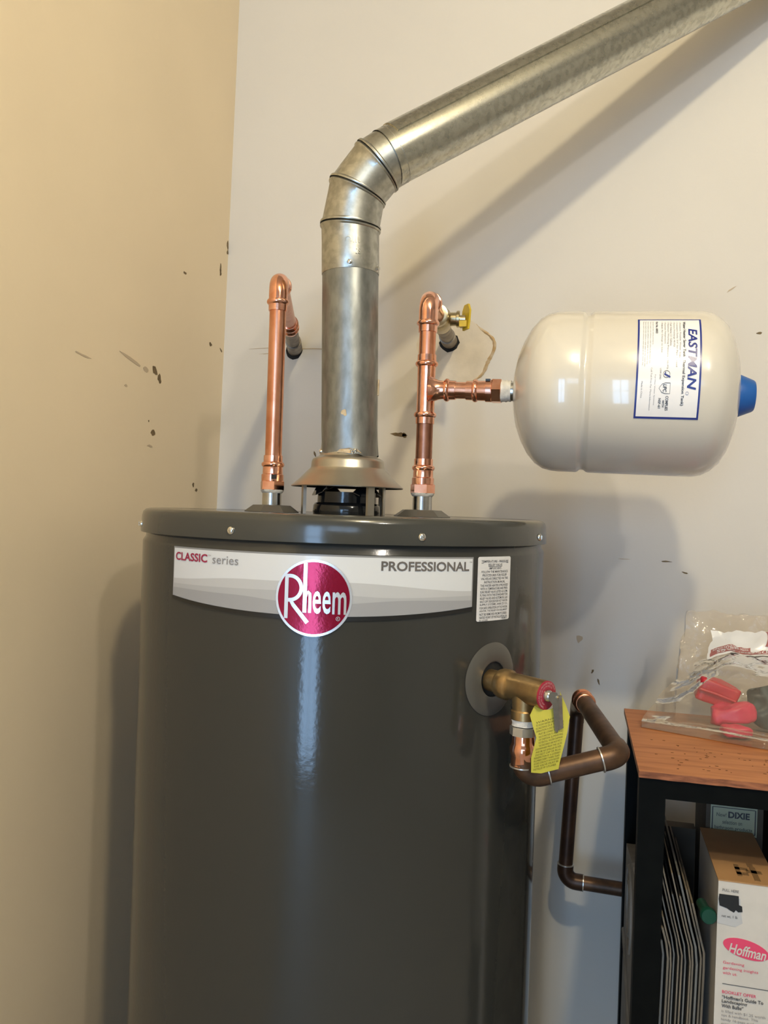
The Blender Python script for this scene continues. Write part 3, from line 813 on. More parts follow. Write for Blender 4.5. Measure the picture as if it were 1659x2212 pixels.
# ------------------------------------------------------------------ expansion tank
TA = T0 + BD * 0.1145       # start of its steel neck
tank = thing('expansion_tank', TA, 'cream thermal expansion tank hung sideways from the copper tee', 'tank')
TR = 0.1015
tp = [(0.003, 0.020), (0.004, 0.030), (0.008, 0.048), (0.015, 0.066), (0.024, 0.0815), (0.034, 0.0925), (0.044, 0.0985), (0.054, 0.1008), (0.064, TR), (0.0855, TR), (0.0880, TR - 0.0008), (0.0905, TR - 0.0030), (0.0930, TR - 0.0034), (0.0955, TR - 0.0030), (0.0985, TR - 0.0008), (0.101, TR),
      (0.150, TR), (0.200, TR), (0.226, TR - 0.0002), (0.236, TR - 0.0022), (0.246, TR - 0.0075), (0.255, TR - 0.0165), (0.262, TR - 0.029), (0.268, TR - 0.046), (0.272, TR - 0.066), (0.274, 0.020), (0.2742, 0.008)]
MB().lathe(TA, BD, tp, 96).build('shell', 'tank_cream', tank, 50)
MB().lathe(TA - BD * 0.004, BD, [(0, 0.0128), (0.006, 0.0128), (0.0085, 0.020)], 24).build('neck', 'steel', tank)
MB().lathe(TA + BD * 0.2715, BD, [(0, 0.0260), (0.004, 0.0258), (0.0190, 0.0195), (0.0210, 0.0180), (0.0215, 0.0120)], 40).build('valve_cap', 'blue_plastic', tank, 40, 'blue plastic air valve cap')
# label: x runs down round the shell (text direction), y runs along the axis to the right
# axis positions of the label
la0, la1 = 0.1495, 0.2195
ang0, ang1 = D(50.5), D(-24.0)
up_ = Vector((BD.z * 0, 0, 1)); up_ = (Vector((0, 0, 1)) - BD * BD.z).normalized(); fr_ = Vector((0, -1, 0))
def tmap(x, y, t):
    a = ang0 + (ang1 - ang0) * x
    return TA + BD * (la0 + (la1 - la0) * y) + (fr_ * math.cos(a) + up_ * math.sin(a)) * (TR + t)
def tpatch(x0, x1, y0, y1, t): return grid_patch(MB(), x0, x1, lambda k: y0, lambda k: y1, tmap, t, 40)
tl = tpatch(0, 1, 0, 1, 0.0004).build('tank_label', 'ink_blue', tank, 60, 'white label with dark blue border and lettering')
tpatch(0.019, 0.981, 0.030, 0.970, 0.0007).build('label_panel', 'white_paper', tl, 60)
mb = MB()
add_text(mb, 'EASTMAN', (0.155, 0.745, 0.790, 0.930), tmap, 0.0011, 0.022, 0.18)
ribbon(mb, [(0.775 + 0.013 * math.cos(2 * PI * i / 16), 0.800 + 0.022 * math.sin(2 * PI * i / 16)) for i in range(17)], 0.003, tmap, 0.0011)
ribbon(mb, [(0.597, 0.46), (0.612, 0.435), (0.640, 0.53)], 0.016, tmap, 0.0012)
mb.build('lettering', 'ink_blue', tl, 0)
mb = MB()
add_text(mb, 'Water Heater Saver Tank (Thermal Expansion Tank)', (0.05, 0.88, 0.700, 0.755), tmap, 0.0011, 0.02)
mb.build('lettering', 'ink_dark', tl, 0); mb = MB()
add_text(mb, 'Part No. 60022', (0.05, 0.215, 0.285, 0.320), tmap, 0.0011, 0.02)
mb.build('lettering', 'ink_dark', tl, 0); mb = MB()
add_text(mb, 'COMPLIES', (0.80, 0.925, 0.475, 0.520), tmap, 0.0011, 0.02)
add_text(mb, 'WITH', (0.835, 0.895, 0.425, 0.460), tmap, 0.0011, 0.02)
add_text(mb, 'NSF-61', (0.82, 0.905, 0.365, 0.405), tmap, 0.0011, 0.02)
add_text(mb, 'LOW LEAD', (0.565, 0.66, 0.365, 0.390), tmap, 0.0011)
ribbon(mb, [(0.614 + 0.030 * math.cos(2 * PI * i / 24), 0.470 + 0.052 * math.sin(2 * PI * i / 24)) for i in range(25)], 0.005, tmap, 0.0011)
ribbon(mb, [(0.690, 0.535), (0.780, 0.535), (0.780, 0.46), (0.770, 0.41), (0.735, 0.365), (0.700, 0.41), (0.690, 0.46), (0.690, 0.535)], 0.005, tmap, 0.0011)
add_text(mb, 'UPC', (0.702, 0.768, 0.425, 0.485), tmap, 0.0011, 0.02, 0.2)
mb.build('lettering', 'ink_dark', tl, 0)
mb = MB()
y = 0.650
for tline, x1 in (('\u2022 Protects Potable Water Supply', 0.50), ('\u2022 Connects Easily 3/4" for Pipe Thread', 0.55), ('\u2022 Factory Precharge 40 PSI', 0.36), ('\u2022 Tank Volume: 2.1 Gallons', 0.35), ('\u2022 Maximum Working Pressure 150 PSI', 0.57), ('\u2022 Maximum Temperature', 0.33), ('\u2022 Adjust Air Charge to Line', 0.42)):
    add_text(mb, tline, (0.05, x1, y, y + 0.030), tmap, 0.0011); y -= 0.047
for yy, x1 in ((0.235, 0.34), (0.195, 0.52), (0.155, 0.53), (0.118, 0.55), (0.085, 0.54)):
    add_text(mb, 'Never install a tank without a relief valve on the heater line', (0.05, x1, yy, yy + 0.018), tmap, 0.0011)
add_text(mb, 'For Hot Water Systems', (0.62, 0.88, 0.285, 0.308), tmap, 0.0011)
add_text(mb, 'Made in China', (0.68, 0.82, 0.085, 0.110), tmap, 0.0011)
add_text(mb, 'Call Toll Free For More Information', (0.56, 0.925, 0.225, 0.248), tmap, 0.0011)
mb.build('lettering', 'ink_grey', tl, 0)

# ------------------------------------------------------------------ relief valve, its tag, its drain pipe
VA = D(-35)
vr = Vector((math.cos(VA), math.sin(VA), 0)); VS = Vector((HX, HY, 1.3165)) + vr * (HR + 0.0012)
rv = thing('relief_valve', VS, 'brass temperature and pressure relief valve screwed into the heater side', 'valve')
dv = (vr + Vector((0, 0, -0.03))).normalized()
MB().lathe(VS, dv, [(0.001, 0.0120), (0.016, 0.0120), (0.0165, 0.0150), (0.020, 0.0162), (0.028, 0.0165), (0.031, 0.0150), (0.034, 0.0142), (0.040, 0.0146), (0.072, 0.0150), (0.0775, 0.0150), (0.0775, 0.0120)], 40).build('body', 'brass', rv, 35)
DC = VS + dv * 0.0775
MB().lathe(DC, dv, [(0, 0.0150), (0.0012, 0.0150), (0.0014, 0.0145)], 40).build('red_disc', 'tag_red', rv, 35, 'red printed disc on the valve end')
sd2 = dv.cross(Vector((0, 0, 1))).normalized() * -1
if sd2.x < 0: sd2 = -sd2
up2 = dv.cross(sd2); up2 = up2 if up2.z > 0 else -up2
def dmap(x, y, t): return DC + dv * (0.0014 + t) + sd2 * x + up2 * y
mb = MB()
def ring_text(body, r, a0, a1, h):
    vt, ft = text_geo(body, 0.01)
    xs = [p[0] for p in vt]; ys = [p[1] for p in vt]
    w_ = max(xs) - min(xs); hh = max(ys) - min(ys)
    mb.add([dmap((r + (p[1] - min(ys)) / hh * h) * math.cos(a0 + (a1 - a0) * (p[0] - min(xs)) / w_), (r + (p[1] - min(ys)) / hh * h) * math.sin(a0 + (a1 - a0) * (p[0] - min(xs)) / w_), 0.0003) for p in vt], ft)
ring_text('TEMPERATURE AND PRESSURE RELIEF VALVE', 0.0118, D(250), D(20), 0.0020)
ring_text('ANSI Z21.22 210F 150 PSI SIZE 3/4', 0.0088, D(250), D(40), 0.0018)
mb.build('lettering', 'ink_tagred', rv, 0)
MB().lathe(DC + dv * 0.001, dv, [(0, 0.0062), (0.004, 0.0060), (0.006, 0.0045), (0.0065, 0.002)], 24).build('stem_nut', 'steel', rv, 35)
# lever: folded metal strip hanging from the stem
Lp0 = DC + dv * 0.0085
lv = [(-0.0040, 0.003), (0.0, 0.0055), (0.0045, 0.0045), (0.0060, 0.001), (0.0078, -0.030), (0.0065, -0.0360), (0.0035, -0.0345), (0.0005, -0.008), (-0.0035, -0.003)]
lf = Vector((0.242, -0.970, 0)); lr = Vector((0.970, 0.242, 0))
def lmap(p, q, t): return Lp0 + lr * p + Vector((0, 0, q)) + lf * t
mb = MB().prism(lv, lmap, 0.000, 0.0012)
lever = mb.build('lever', 'steel', rv, 20)
MB().prism([(0.0058, 0.001), (0.0098, 0.0015), (0.0120, -0.0315), (0.0078, -0.0335)], lmap, -0.004, 0.0002).build('lever_fold', 'pipe_grey', lever, 20)
screw_on(rv, Lp0 + lf * 0.001 + lr * 0.005, lf, 0.0016, 'brass_pale', name='rivet')
# outlet
OP = VS + dv * 0.050
OX, OY = OP.x, OP.y
zA = OP.z
MB().lathe((OX, OY, zA), (0, 0, -1), [(0.004, 0.0135), (0.016, 0.0130), (0.021, 0.0125), (0.0225, 0.0138), (0.0310, 0.0138), (0.0315, 0.0125)], 36).build('outlet', 'brass', rv, 35)

drain = thing('drain_pipe', (OX, OY, 0.9), 'dark brown copper drain pipe looping from the relief valve down the back wall', 'pipe')
rings = [(Vector((OX, OY, zA - 0.0312 - 0.0016 * i)), (0, 0, -1), 0.0128 + random.uniform(-0.0005, 0.0008)) for i in range(5)]
MB().loft(rings, 24, cap=True, ref=(0, 1, 0), rfun=lambda q: 1 + 0.03 * math.sin(5 * q)).build('thread_tape', 'teflon', drain, 60)
MB().lathe((OX, OY, zA - 0.0385), (0, 0, -1), [(0, 0.0135), (0.0005, 0.0145), (0.009, 0.0145), (0.0095, 0.0132)], 8).build('hex_nut', 'solder', drain, 25)
MB().lathe((OX, OY, zA - 0.0480), (0, 0, -1), [(0, 0.0118), (0.009, 0.0118), (0.0105, 0.0128), (0.0150, 0.0138), (0.0185, 0.0136), (0.0215, 0.0122), (0.0330, 0.0122)], 32).build('male_adapter', 'copper_shiny', drain, 35)
E1 = Vector((OX, OY, 1.2208)); E2 = Vector((0.7226, -0.5347, 1.2500)); E3 = Vector((0.6802, -0.3009, 1.2564)); E4 = Vector((0.6740, -0.0760, 1.1950)); E5 = Vector((0.6625, -0.0770, 0.9150)); E6 = Vector((0.93, -0.077, 0.9080))
def solder_ring(p, d, r=0.0134): 
    MB().lathe(Vector(p) - Vector(d).normalized() * 0.001, d, [(0, 0.0112), (0.0003, r), (0.0016, r), (0.0019, 0.0112)], 28).build('solder_ring', 'solder', drain, 40)
d12 = (E2 - E1).normalized(); d23 = (E3 - E2).normalized(); d34 = (E4 - E3).normalized(); d45 = (E5 - E4).normalized(); d56 = (E6 - E5).normalized()
zs = zA - 0.081
solder_ring((OX, OY, zs), (0, 0, -1))
a1 = fillet((OX, OY, zs), E1, E2, 0.016, 10)
MB().tube([(OX, OY, zs + 0.001)] + a1 + [a1[-1] + d12 * 0.006], 0.0126).build('elbow', 'copper_old', drain)
solder_ring(a1[-1] + d12 * 0.007, d12)
a2 = fillet(E1, E2, E3, 0.015, 10)
MB().tube([a1[-1] + d12 * 0.004, a2[0] - d12 * 0.004], 0.0113).build('short_pipe', 'copper_old', drain)
solder_ring(a2[0] - d12 * 0.006, d12)
MB().tube([a2[0] - d12 * 0.006] + a2 + [a2[-1] + d23 * 0.010], 0.0126).build('elbow', 'copper_old', drain)
MB().tube([a2[-1] + d23 * 0.008, E3 - d23 * 0.02], 0.0112).build('return_pipe', 'copper_old', drain)
a3 = fillet(E2, E3, E4, 0.03, 8)
MB().tube([E3 - d23 * 0.026] + [E3 - d23 * 0.010, E3 + d34 * 0.012, E3 + d34 * 0.028], [0.0124, 0.0124, 0.0124, 0.0124]).build('coupling', 'copper', drain)
MB().lathe(E3 - d23 * 0.026, d23, [(-0.004, 0.0113), (-0.003, 0.0130), (0, 0.0142), (0.003, 0.0130), (0.004, 0.0124)], 28).build('coupling_bead', 'copper', drain)
MB().lathe(E3 - d23 * 0.008, d23, [(-0.004, 0.0124), (0, 0.0142), (0.004, 0.0124)], 28).build('coupling_bead', 'copper', drain)
a4 = fillet(E3, E4, E5, 0.020, 10)
MB().tube([E3 + d34 * 0.02] + a4 + [a4[-1] + d45 * 0.01], 0.0116).build('rear_pipe', 'copper_oxid', drain)
a5 = fillet(E4, E5, E6, 0.018, 10)
MB().tube([a4[-1], a5[0]], 0.0112).build('down_pipe', 'copper_oxid', drain)
solder_ring(a5[0] - d45 * 0.008, d45)
MB().tube([a5[0] - d45 * 0.008] + a5 + [a5[-1] + d56 * 0.010], 0.0128).build('elbow', 'copper_oxid', drain)
solder_ring(a5[-1] + d56 * 0.011, d56)
MB().tube([a5[-1] + d56 * 0.008, E6], 0.0112).build('outlet_pipe', 'copper_old', drain)

# yellow instruction tag hanging from the lever (origin = centre of the red disc as the tag's hole)
TPX = 0.000474
TO = Vector((DC.x, DC.y, DC.z)) + lf * 0.004
out = [(1165, 1512), (1153, 1537), (1160, 1562), (1167, 1583), (1162, 1605), (1157, 1626), (1158.5, 1659), (1180, 1660), (1217, 1649), (1219, 1633), (1226, 1602), (1233, 1573), (1239.5, 1537), (1231, 1514), (1223, 1497), (1215.5, 1482)]
hole = [(1187 + 31 * math.cos(q), 1494 + 31 * math.sin(q)) for q in [D(-20 + (150 + 20) * i / 12) for i in range(13)]]
poly = out + hole[:-1]
def tagmap(px, py, t):
    x = (px - 1187) * TPX; y = -(py - 1494) * TPX
    bend = 0.0025 * math.sin((y + 0.08) * 60) + 0.10 * max(0, -y - 0.03) * 0.4
    return TO + lr * x + Vector((0, 0, y)) + lf * (t + bend)
# triangulated strip so the sheet can bend
bm = bmesh.new()
vs = [bm.verts.new((x, -y, 0)) for x, y in poly]
bm.faces.new(vs)
bmesh.ops.triangulate(bm, faces=bm.faces[:])
for _ in range(2): bmesh.ops.subdivide_edges(bm, edges=[e for e in bm.edges if e.calc_length() > 18], cuts=1)
bmesh.ops.triangulate(bm, faces=bm.faces[:])
bm.verts.index_update()
vt = [(p.co.x, -p.co.y) for p in bm.verts]; ft = [tuple(q.index for q in p.verts) for p in bm.faces]
bd = [tuple(q.index for q in e.verts) for e in bm.edges if len(e.link_faces) == 1]
bm.free()
nv_ = len(vt)
V3 = [tagmap(x, y, 0.0003) for x, y in vt] + [tagmap(x, y, -0.0003) for x, y in vt]
F3 = ft + [tuple(i + nv_ for i in q[::-1]) for q in ft] + [(a, b, b + nv_, a + nv_) for a, b in bd]
ytag = mesh_obj('paper_tag', V3, F3, 'tag_yellow', None, 50)
tag(ytag, 'yellow shaped instruction tag hanging from the brass relief valve', 'tag')
mb = MB()
def tagline(x0, y0, x1, y1, wd=1.6): ribbon(mb, [(x0, y0), (x1, y1)], wd, tagmap, 0.0007)
TL = ['WARNING', 'TO AVOID WATER DAMAGE OR', 'SCALDING DUE TO VALVE', 'OPERATION A DISCHARGE LINE', 'MUST BE CONNECTED TO THE', 'VALVE AND RUN TO A SAFE PLACE', 'OF DISPOSAL ELIMINATING', 'POTENTIAL WATER DAMAGE', 'THE DISCHARGE LINE MUST PITCH', 'DOWNWARD FROM THE VALVE', 'AND BE NO SMALLER IN SIZE', 'DO NOT CAP OR PLUG', 'REINSPECTION BY A LICENSED', 'PLUMBER EVERY THREE YEARS', 'AVOID CONTACT WITH WATER', 'THIS VALVE MUST BE', 'INSTALLED BY A PLUMBER']
for i, tline in enumerate(TL):
    yb = 1546 + i * 6.2
    xa = 1166 + (6 if 3 < i < 9 else 0) - (3 if i > 11 else 0); xb = 1226 - max(0, i - 4) * 0.9
    if i > 15: xb -= 4
    if i < 2: xb -= 8
    vtx, ftx = text_geo(tline, 0.0)
    xs = [p[0] for p in vtx]; ys = [p[1] for p in vtx]
    wd = max(xs) - min(xs); hh = max(ys) - min(ys)
    mb.add([tagmap(xa + (p[0] - min(xs)) / wd * (xb - xa), yb - (p[1] - min(ys)) / hh * 4.0 - (xa + (p[0] - min(xs)) / wd * (xb - xa) - 1195) * 0.30, 0.0007) for p in vtx], ftx)
mb.build('lettering', 'ink_olive', ytag, 0)

# ------------------------------------------------------------------ shelf unit on the right
SX0, SX1, SY0, SY1, SZ = 0.748, 1.36, -0.4500, -0.145, 1.204
shelf = thing('shelf_unit', (1.05, -0.30, 0), 'black painted open shelf unit beside the water heater', 'shelf')
PW = 0.029
for (x, y) in ((SX0, SY0), (SX0, SY1 - PW), (SX1 - PW, SY0), (SX1 - PW, SY1 - PW)):
    MB().box(x, x + PW, y, y + PW, 0, SZ).build('post', 'black_wood', shelf, 0)
MB().box(SX0 + PW, SX1 - PW, SY0, SY0 + 0.018, SZ - 0.022, SZ).build('front_rail', 'black_wood', shelf, 0)
MB().box(SX0 + PW, SX1 - PW, SY1 - 0.018, SY1, SZ - 0.022, SZ).build('back_rail', 'black_wood', shelf, 0)
for x in (SX0 + 0.004, SX1 - PW): MB().box(x, x + 0.018, SY0 + PW, SY1 - PW, SZ - 0.022, SZ).build('side_rail', 'black_wood', shelf, 0)
MB().box(SX0 + 0.002, SX1 - 0.002, SY0 + 0.002, SY1 - 0.002, 0.60, 0.618).build('lower_shelf', 'black_wood', shelf, 0)
MB().box(SX0 + 0.002, SX1 - 0.002, SY0 + 0.002, SY1 - 0.002, 0.10, 0.118).build('lower_shelf', 'black_wood', shelf, 0)
for x in (0.93,): MB().box(x, x + 0.016, SY0 + 0.03, SY1 - 0.01, 0.618, SZ - 0.022).build('divider', 'black_wood', shelf, 0)

# wooden board lying on it, splintered front edge
mb = MB()
nx = 60
x0b, x1b, yf, yb_ = 0.7425, 1.37, -0.4535, -0.1400
v = []; f = []
for i in range(nx + 1):
    x = x0b + (x1b - x0b) * i / nx
    jag = random.uniform(-0.0012, 0.0012) if i not in (0, nx) else 0
    xl = x + (0.0045 * (1 - i / nx))
    v += [(xl, yf + jag, SZ + 0.0005), (xl, yf + jag * 0.4, SZ + 0.0080), (x, yb_, SZ + 0.0080), (x, yb_, SZ + 0.0005)]
for i in range(nx):
    a = 4 * i
    for k in range(4): f.append((a + k, a + (k + 1) % 4, a + 4 + (k + 1) % 4, a + 4 + k))
f += [(0, 1, 2, 3), (4 * nx, 4 * nx + 3, 4 * nx + 2, 4 * nx + 1)]
board = mesh_obj('wooden_board', v, f, 'plywood', None, 0)
board.data.materials.append(MAT['ply_edge'])
for p in board.data.polygons:
    if p.normal.y < -0.6: p.material_index = 1
tag(board, 'thin orange-brown plywood board lying on top of the black shelf unit', 'board')
for k in range(46):
    x = random.uniform(0.765, 0.92); y = random.uniform(-0.43, -0.30) + (0.0 if random.random() < .6 else 0.01)
    if y > -0.30 - (x - .765) * 0.33: y -= 0.05
    MB().prism(blob(6, random.uniform(0.0005, 0.0022), random.uniform(0.0003, 0.0007), 0.4), lambda p, q, t: Vector((x + p, y + q, SZ + 0.008 + t)), -0.0002, 0.0003).build('dirt_speck', 'dirt', board, 0)

# ------------------------------------------------------------------ clear freezer bag with its contents
BZ0 = SZ + 0.0083
def front_line(x): return -0.2505 - (x - 0.7609) * 0.40
def cr(ks, x):
    """Catmull-Rom through knots"""
    n_ = len(ks)
    if x <= ks[0][0]: return ks[0][1]
    if x >= ks[-1][0]: return ks[-1][1]
    for i in range(n_ - 1):
        if x <= ks[i + 1][0]:
            t = (x - ks[i][0]) / (ks[i + 1][0] - ks[i][0])
            p0 = ks[max(i - 1, 0)][1]; p1 = ks[i][1]; p2 = ks[i + 1][1]; p3 = ks[min(i + 2, n_ - 1)][1]
            return 0.5 * ((2 * p1) + (-p0 + p2) * t + (2 * p0 - 5 * p1 + 4 * p2 - p3) * t * t + (-p0 + 3 * p1 - 3 * p2 + p3) * t * t * t)
from mathutils import noise as mnoise
def bag_top(s, t):
    """s across (0 left .. 1 right), t from the zip edge (0) over the contents to the open end (1)"""
    x_left = cr([(0, 0.7615), (0.10, 0.7640), (0.35, 0.790), (0.55, 0.812), (0.68, 0.814), (0.8, 0.820), (1, 0.8290)], t)
    x = x_left + (1.06 - x_left) * s
    yfr = front_line(x) if x < 0.95 else front_line(0.95)
    y_ = cr([(0, 0), (0.10, 0.10), (0.35, 0.42), (0.55, 0.62), (0.68, 0.78), (0.8, 0.86), (1, 1)], t)
    y = yfr + (-0.125 - yfr) * y_
    hmid = cr([(0, 0.003), (0.05, 0.011), (0.10, 0.017), (0.35, 0.078), (0.55, 0.090), (0.68, 0.096), (0.8, 0.112), (1, 0.149)], t)
    hlef = cr([(0, 0.002), (0.05, 0.008), (0.10, 0.011), (0.35, 0.040), (0.55, 0.056), (0.68, 0.072), (0.8, 0.098), (1, 0.151)], t)
    e = min(1.0, s / 0.30); e = e * e * (3 - 2 * e)
    h = hlef + (hmid - hlef) * e
    nz = mnoise.noise(Vector((x * 38, y * 30 + t * 9, 1.3))) * 0.0055 + abs(mnoise.noise(Vector((x * 70 + t * 12, t * 14, 4.1)))) * 0.0045
    h += nz * min(1, t * 4)
    y += mnoise.noise(Vector((x * 30, t * 8, 9))) * 0.006 * min(1, t * 2)
    x += mnoise.noise(Vector((t * 14, s * 6, 3))) * 0.005 * min(1, t * 4)
    return Vector((x, y, BZ0 + max(0.0015, h)))
NS, NT = 46, 46
v = []; f = []
for j in range(NT + 1):
    for i in range(NS + 1): v.append(bag_top(i / NS, j / NT))
for j in range(NT):
    for i in range(NS):
        a = j * (NS + 1) + i
        f.append((a, a + 1, a + NS + 2, a + NS + 1))
n0 = len(v)
# lower and rear sheet
for j in range(NT + 1):
    for i in range(NS + 1):
        p = bag_top(i / NS, j / NT); t = j / NT
        q = p.copy(); q.z = BZ0 + 0.0008 if t < 0.62 else BZ0 + 0.0008 + (p.z - BZ0) * min(1, (t - 0.62) / 0.34)
        q.y = p.y + 0.004 * min(1, t * 3) + (0.02 * math.sin(PI * max(0, (t - 0.5) * 2)) if t > 0.5 else 0)
        v.append(q)
for j in range(NT):
    for i in range(NS):
        a = n0 + j * (NS + 1) + i
        f.append((a, a + NS + 1, a + NS + 2, a + 1))
for j in range(NT):
    a = j * (NS + 1); f.append((a, a + NS + 1, n0 + a + NS + 1, n0 + a))
for i in range(NS): f.append((i, n0 + i, n0 + i + 1, i + 1))
bag = mesh_obj('plastic_bag', v, f, 'clear_film', None, 60)
tag(bag, 'crumpled clear zip freezer bag lying on the plywood board', 'bag')
# double zip strip along the front edge
for dz, yo in ((0.0110, 0.012), (0.0155, 0.021)):
    pts = []
    for i in range(25):
        p = bag_top(i / 24 * 0.8 + 0.02, 0.05 if yo < 0.02 else 0.095); pts.append(p + Vector((0, -0.0006, 0.0008)))
    MB().tube(pts, 0.0011, 8).build('zip_strip', 'clear_film', bag)
# printed write-on panel near the open end, print upside down
def bagmap(x, y, t):
    """x 0..1 across the panel from the left, y 0 low .. 1 high"""
    s = 0.165 + 0.50 * x; tt = 0.66 + 0.215 * y
    p = bag_top(s, tt)
    q = bag_top(s, tt + 0.01); r_ = bag_top(s + 0.01, tt)
    n_ = (r_ - p).cross(q - p).normalized()
    if n_.y > 0: n_ = -n_
    return p + n_ * (0.0008 + t)
pan = grid_patch(MB(), 0, 1, lambda k: 0, lambda k: 1, bagmap, 0.0, 24, 8).build('printed_panel', 'white_gloss', bag, 60)
mb = MB(); grid_patch(mb, 0.03, 0.90, lambda k: 0.10 , lambda k: 0.26, bagmap, 0.0005, 20, 2); grid_patch(mb, 0.03, 0.46, lambda k: 0.27, lambda k: 0.42, bagmap, 0.0005, 12, 2); grid_patch(mb, 0.62, 0.70, lambda k: 0.45, lambda k: 0.98, bagmap, 0.0005, 4, 6)
mb.build('print_band', 'ink_maroon', pan, 60)
mb = MB()
def flip(x, y, t): return bagmap(1 - x, 1 - y, t)
add_text(mb, 'BRAND freezer BAGS', (0.16, 0.90, 0.765, 0.875), flip, 0.0011, 0.01)
add_text(mb, 'WITH WRITE-ON STRIPE', (0.56, 0.95, 0.61, 0.70), flip, 0.0011, 0.01)
mb.build('lettering', 'white_gloss', pan, 0)
# things inside the bag
def crumple(o, amp, fr):
    for vtx in o.data.vertices:
        c = vtx.co.copy()
        vtx.co += Vector((mnoise.noise(c * fr), mnoise.noise(c * fr + Vector((7, 1, 3))), mnoise.noise(c * fr + Vector((2, 9, 5))))) * amp
o = MB(); rsuper(o, (0.8620, -0.212, BZ0 + 0.048), (0.028, 0.012, 0.017), 0.28, Matrix.Rotation(0.28, 3, 'Y'), 28, 16); rc = o.build('red_piece', 'red_plastic', None, 40)
crumple(rc, 0.004, 45)  # crumpled rounded lump standing for a red plastic item, not a known container
tag(rc, 'red plastic piece at the top inside the clear bag', 'piece')
MB().tube([(0.838, -0.2265, BZ0 + 0.055), (0.860, -0.2268, BZ0 + 0.049), (0.884, -0.2262, BZ0 + 0.041)], 0.0020, 8).build('rim', 'red_plastic', rc)
o = MB(); rsuper(o, (0.8800, -0.232, BZ0 + 0.026), (0.027, 0.017, 0.013), 0.5, Matrix.Rotation(-0.2, 3, 'Y'), 28, 16); rc2 = o.build('red_pouch', 'pink_plastic', None, 60)
crumple(rc2, 0.008, 55)
tag(rc2, 'pinkish red pouch below the red plastic piece inside the clear bag', 'pouch')
o = MB(); rsuper(o, (0.8800, -0.2650, BZ0 + 0.0100), (0.019, 0.012, 0.008), 0.6, None, 24, 14); rc3 = o.build('red_scoop', 'pink_plastic', None, 60)
crumple(rc3, 0.003, 70)
tag(rc3, 'small red scoop lowest at the front inside the clear bag', 'scoop')
o = MB(); rsuper(o, (0.9330, -0.205, BZ0 + 0.033), (0.030, 0.022, 0.026), 0.7, Matrix.Rotation(0.2, 3, 'Y'), 32, 20)
gc = o.build('folded_cloth', 'teal_cloth', None, 60)
crumple(gc, 0.012, 45)
tag(gc, 'dark grey-green folded cloth inside the clear bag at the picture edge', 'cloth')

# ------------------------------------------------------------------ boxes and sheets in the shelf
ZS = 0.6185
# tall white printed box
bx0, bx1, byf, byb, bzt = 0.8375, 0.9010, -0.4400, -0.2800, 1.0955
boxw = thing('product_box', (0.87, -0.36, ZS), 'tall narrow white printed box with a brown top standing in the shelf', 'box')
MB().box(bx0, bx1, byf, byb, ZS, bzt - 0.0015).build('carton', 'carton_white', boxw, 0)
MB().box(bx0 - 0.0004, bx1 + 0.0004, byf - 0.0004, byb + 0.0004, bzt - 0.0015, bzt).build('top_flap', 'cardboard', boxw, 0)
def fmap(x, y, t): return Vector((bx0 + (bx1 - bx0) * x, byf - t, bzt - y))
MB().prism([(0.0, -0.019), (0.37, -0.019), (0.38, -0.033), (0.42, -0.046), (0.30, -0.051), (0.0, -0.049)], lambda x, y, t: fmap(x, -y, t), 0, 0.0005).build('sticker', 'label_a', boxw, 0)
mb = MB().prism([(0.02, -0.016), (0.34, -0.016), (0.35, -0.026), (0.40, -0.027), (0.41, -0.033), (0.34, -0.034), (0.30, -0.032), (0.27, -0.035), (0.20, -0.033), (0.15, -0.031), (0.03, -0.029), (0.01, -0.022)], lambda x, y, t: fmap(x, -y, t), 0.0006, 0.0010)
mb.build('ink_blot', 'ink_black', boxw, 0)
mb = MB()
el = [(0.49 + 0.38 * math.cos(2 * PI * i / 32), 0.0745 + 0.0105 * math.sin(2 * PI * i / 32) + 0.004 * math.cos(2 * PI * i / 32)) for i in range(32)]
logo = MB().prism([(x, -y) for x, y in el][::-1], lambda x, y, t: fmap(x, -y, t), 0.0, 0.0006).build('logo_oval', 'ink_pink', boxw, 0)
def ftext(mb, body, x0, x1, y0, y1, t=0.0009, bold=0.0, shear=0.0, slope=0.0):
    """y measured down from the box top"""
    add_text(mb, body, (x0, x1, -y1, -y0), lambda x, y, tt: fmap(x, -y + slope * (x - x0), tt), t, bold, shear)
mb = MB(); ftext(mb, 'Hoffman', 0.20, 0.82, 0.0690, 0.0810, 0.0011, 0.02, 0.3, 0.005); mb.build('lettering', 'carton_white', logo, 0)
mb = MB(); ftext(mb, 'Gardening', 0.12, 0.47, 0.0905, 0.0945); ftext(mb, 'gardening insights', 0.12, 0.70, 0.0965, 0.1005); ftext(mb, 'with us.', 0.12, 0.36, 0.1020, 0.1055)
ftext(mb, 'BOOKLET OFFER', 0.12, 0.68, 0.1235, 0.1270, bold=0.01); mb.build('lettering', 'ink_pink', boxw, 0)
mb = MB(); ftext(mb, "\u201cHoffman's Guide To", 0.12, 0.80, 0.1290, 0.1330, bold=0.02); ftext(mb, 'Landscaping', 0.12, 0.54, 0.1340, 0.1385, bold=0.02); ftext(mb, 'With Bulbs\u201d', 0.12, 0.48, 0.1390, 0.1430, bold=0.02)
ftext(mb, 'A.H. Hoffman,', 0.12, 0.55, 0.1985, 0.2020, bold=0.01); ftext(mb, 'Booklet Gift Offer', 0.12, 0.66, 0.2035, 0.2070, bold=0.01); ftext(mb, 'P.O. Box 276', 0.12, 0.52, 0.2085, 0.2120, bold=0.01); ftext(mb, 'Prentis, VT 05001', 0.12, 0.66, 0.2135, 0.2170, bold=0.01)
ftext(mb, 'PULL HERE', 0.07, 0.34, 0.0095, 0.0125); ftext(mb, 'net wt. 1 lb.', 0.07, 0.34, 0.0385, 0.0415, 0.0011)
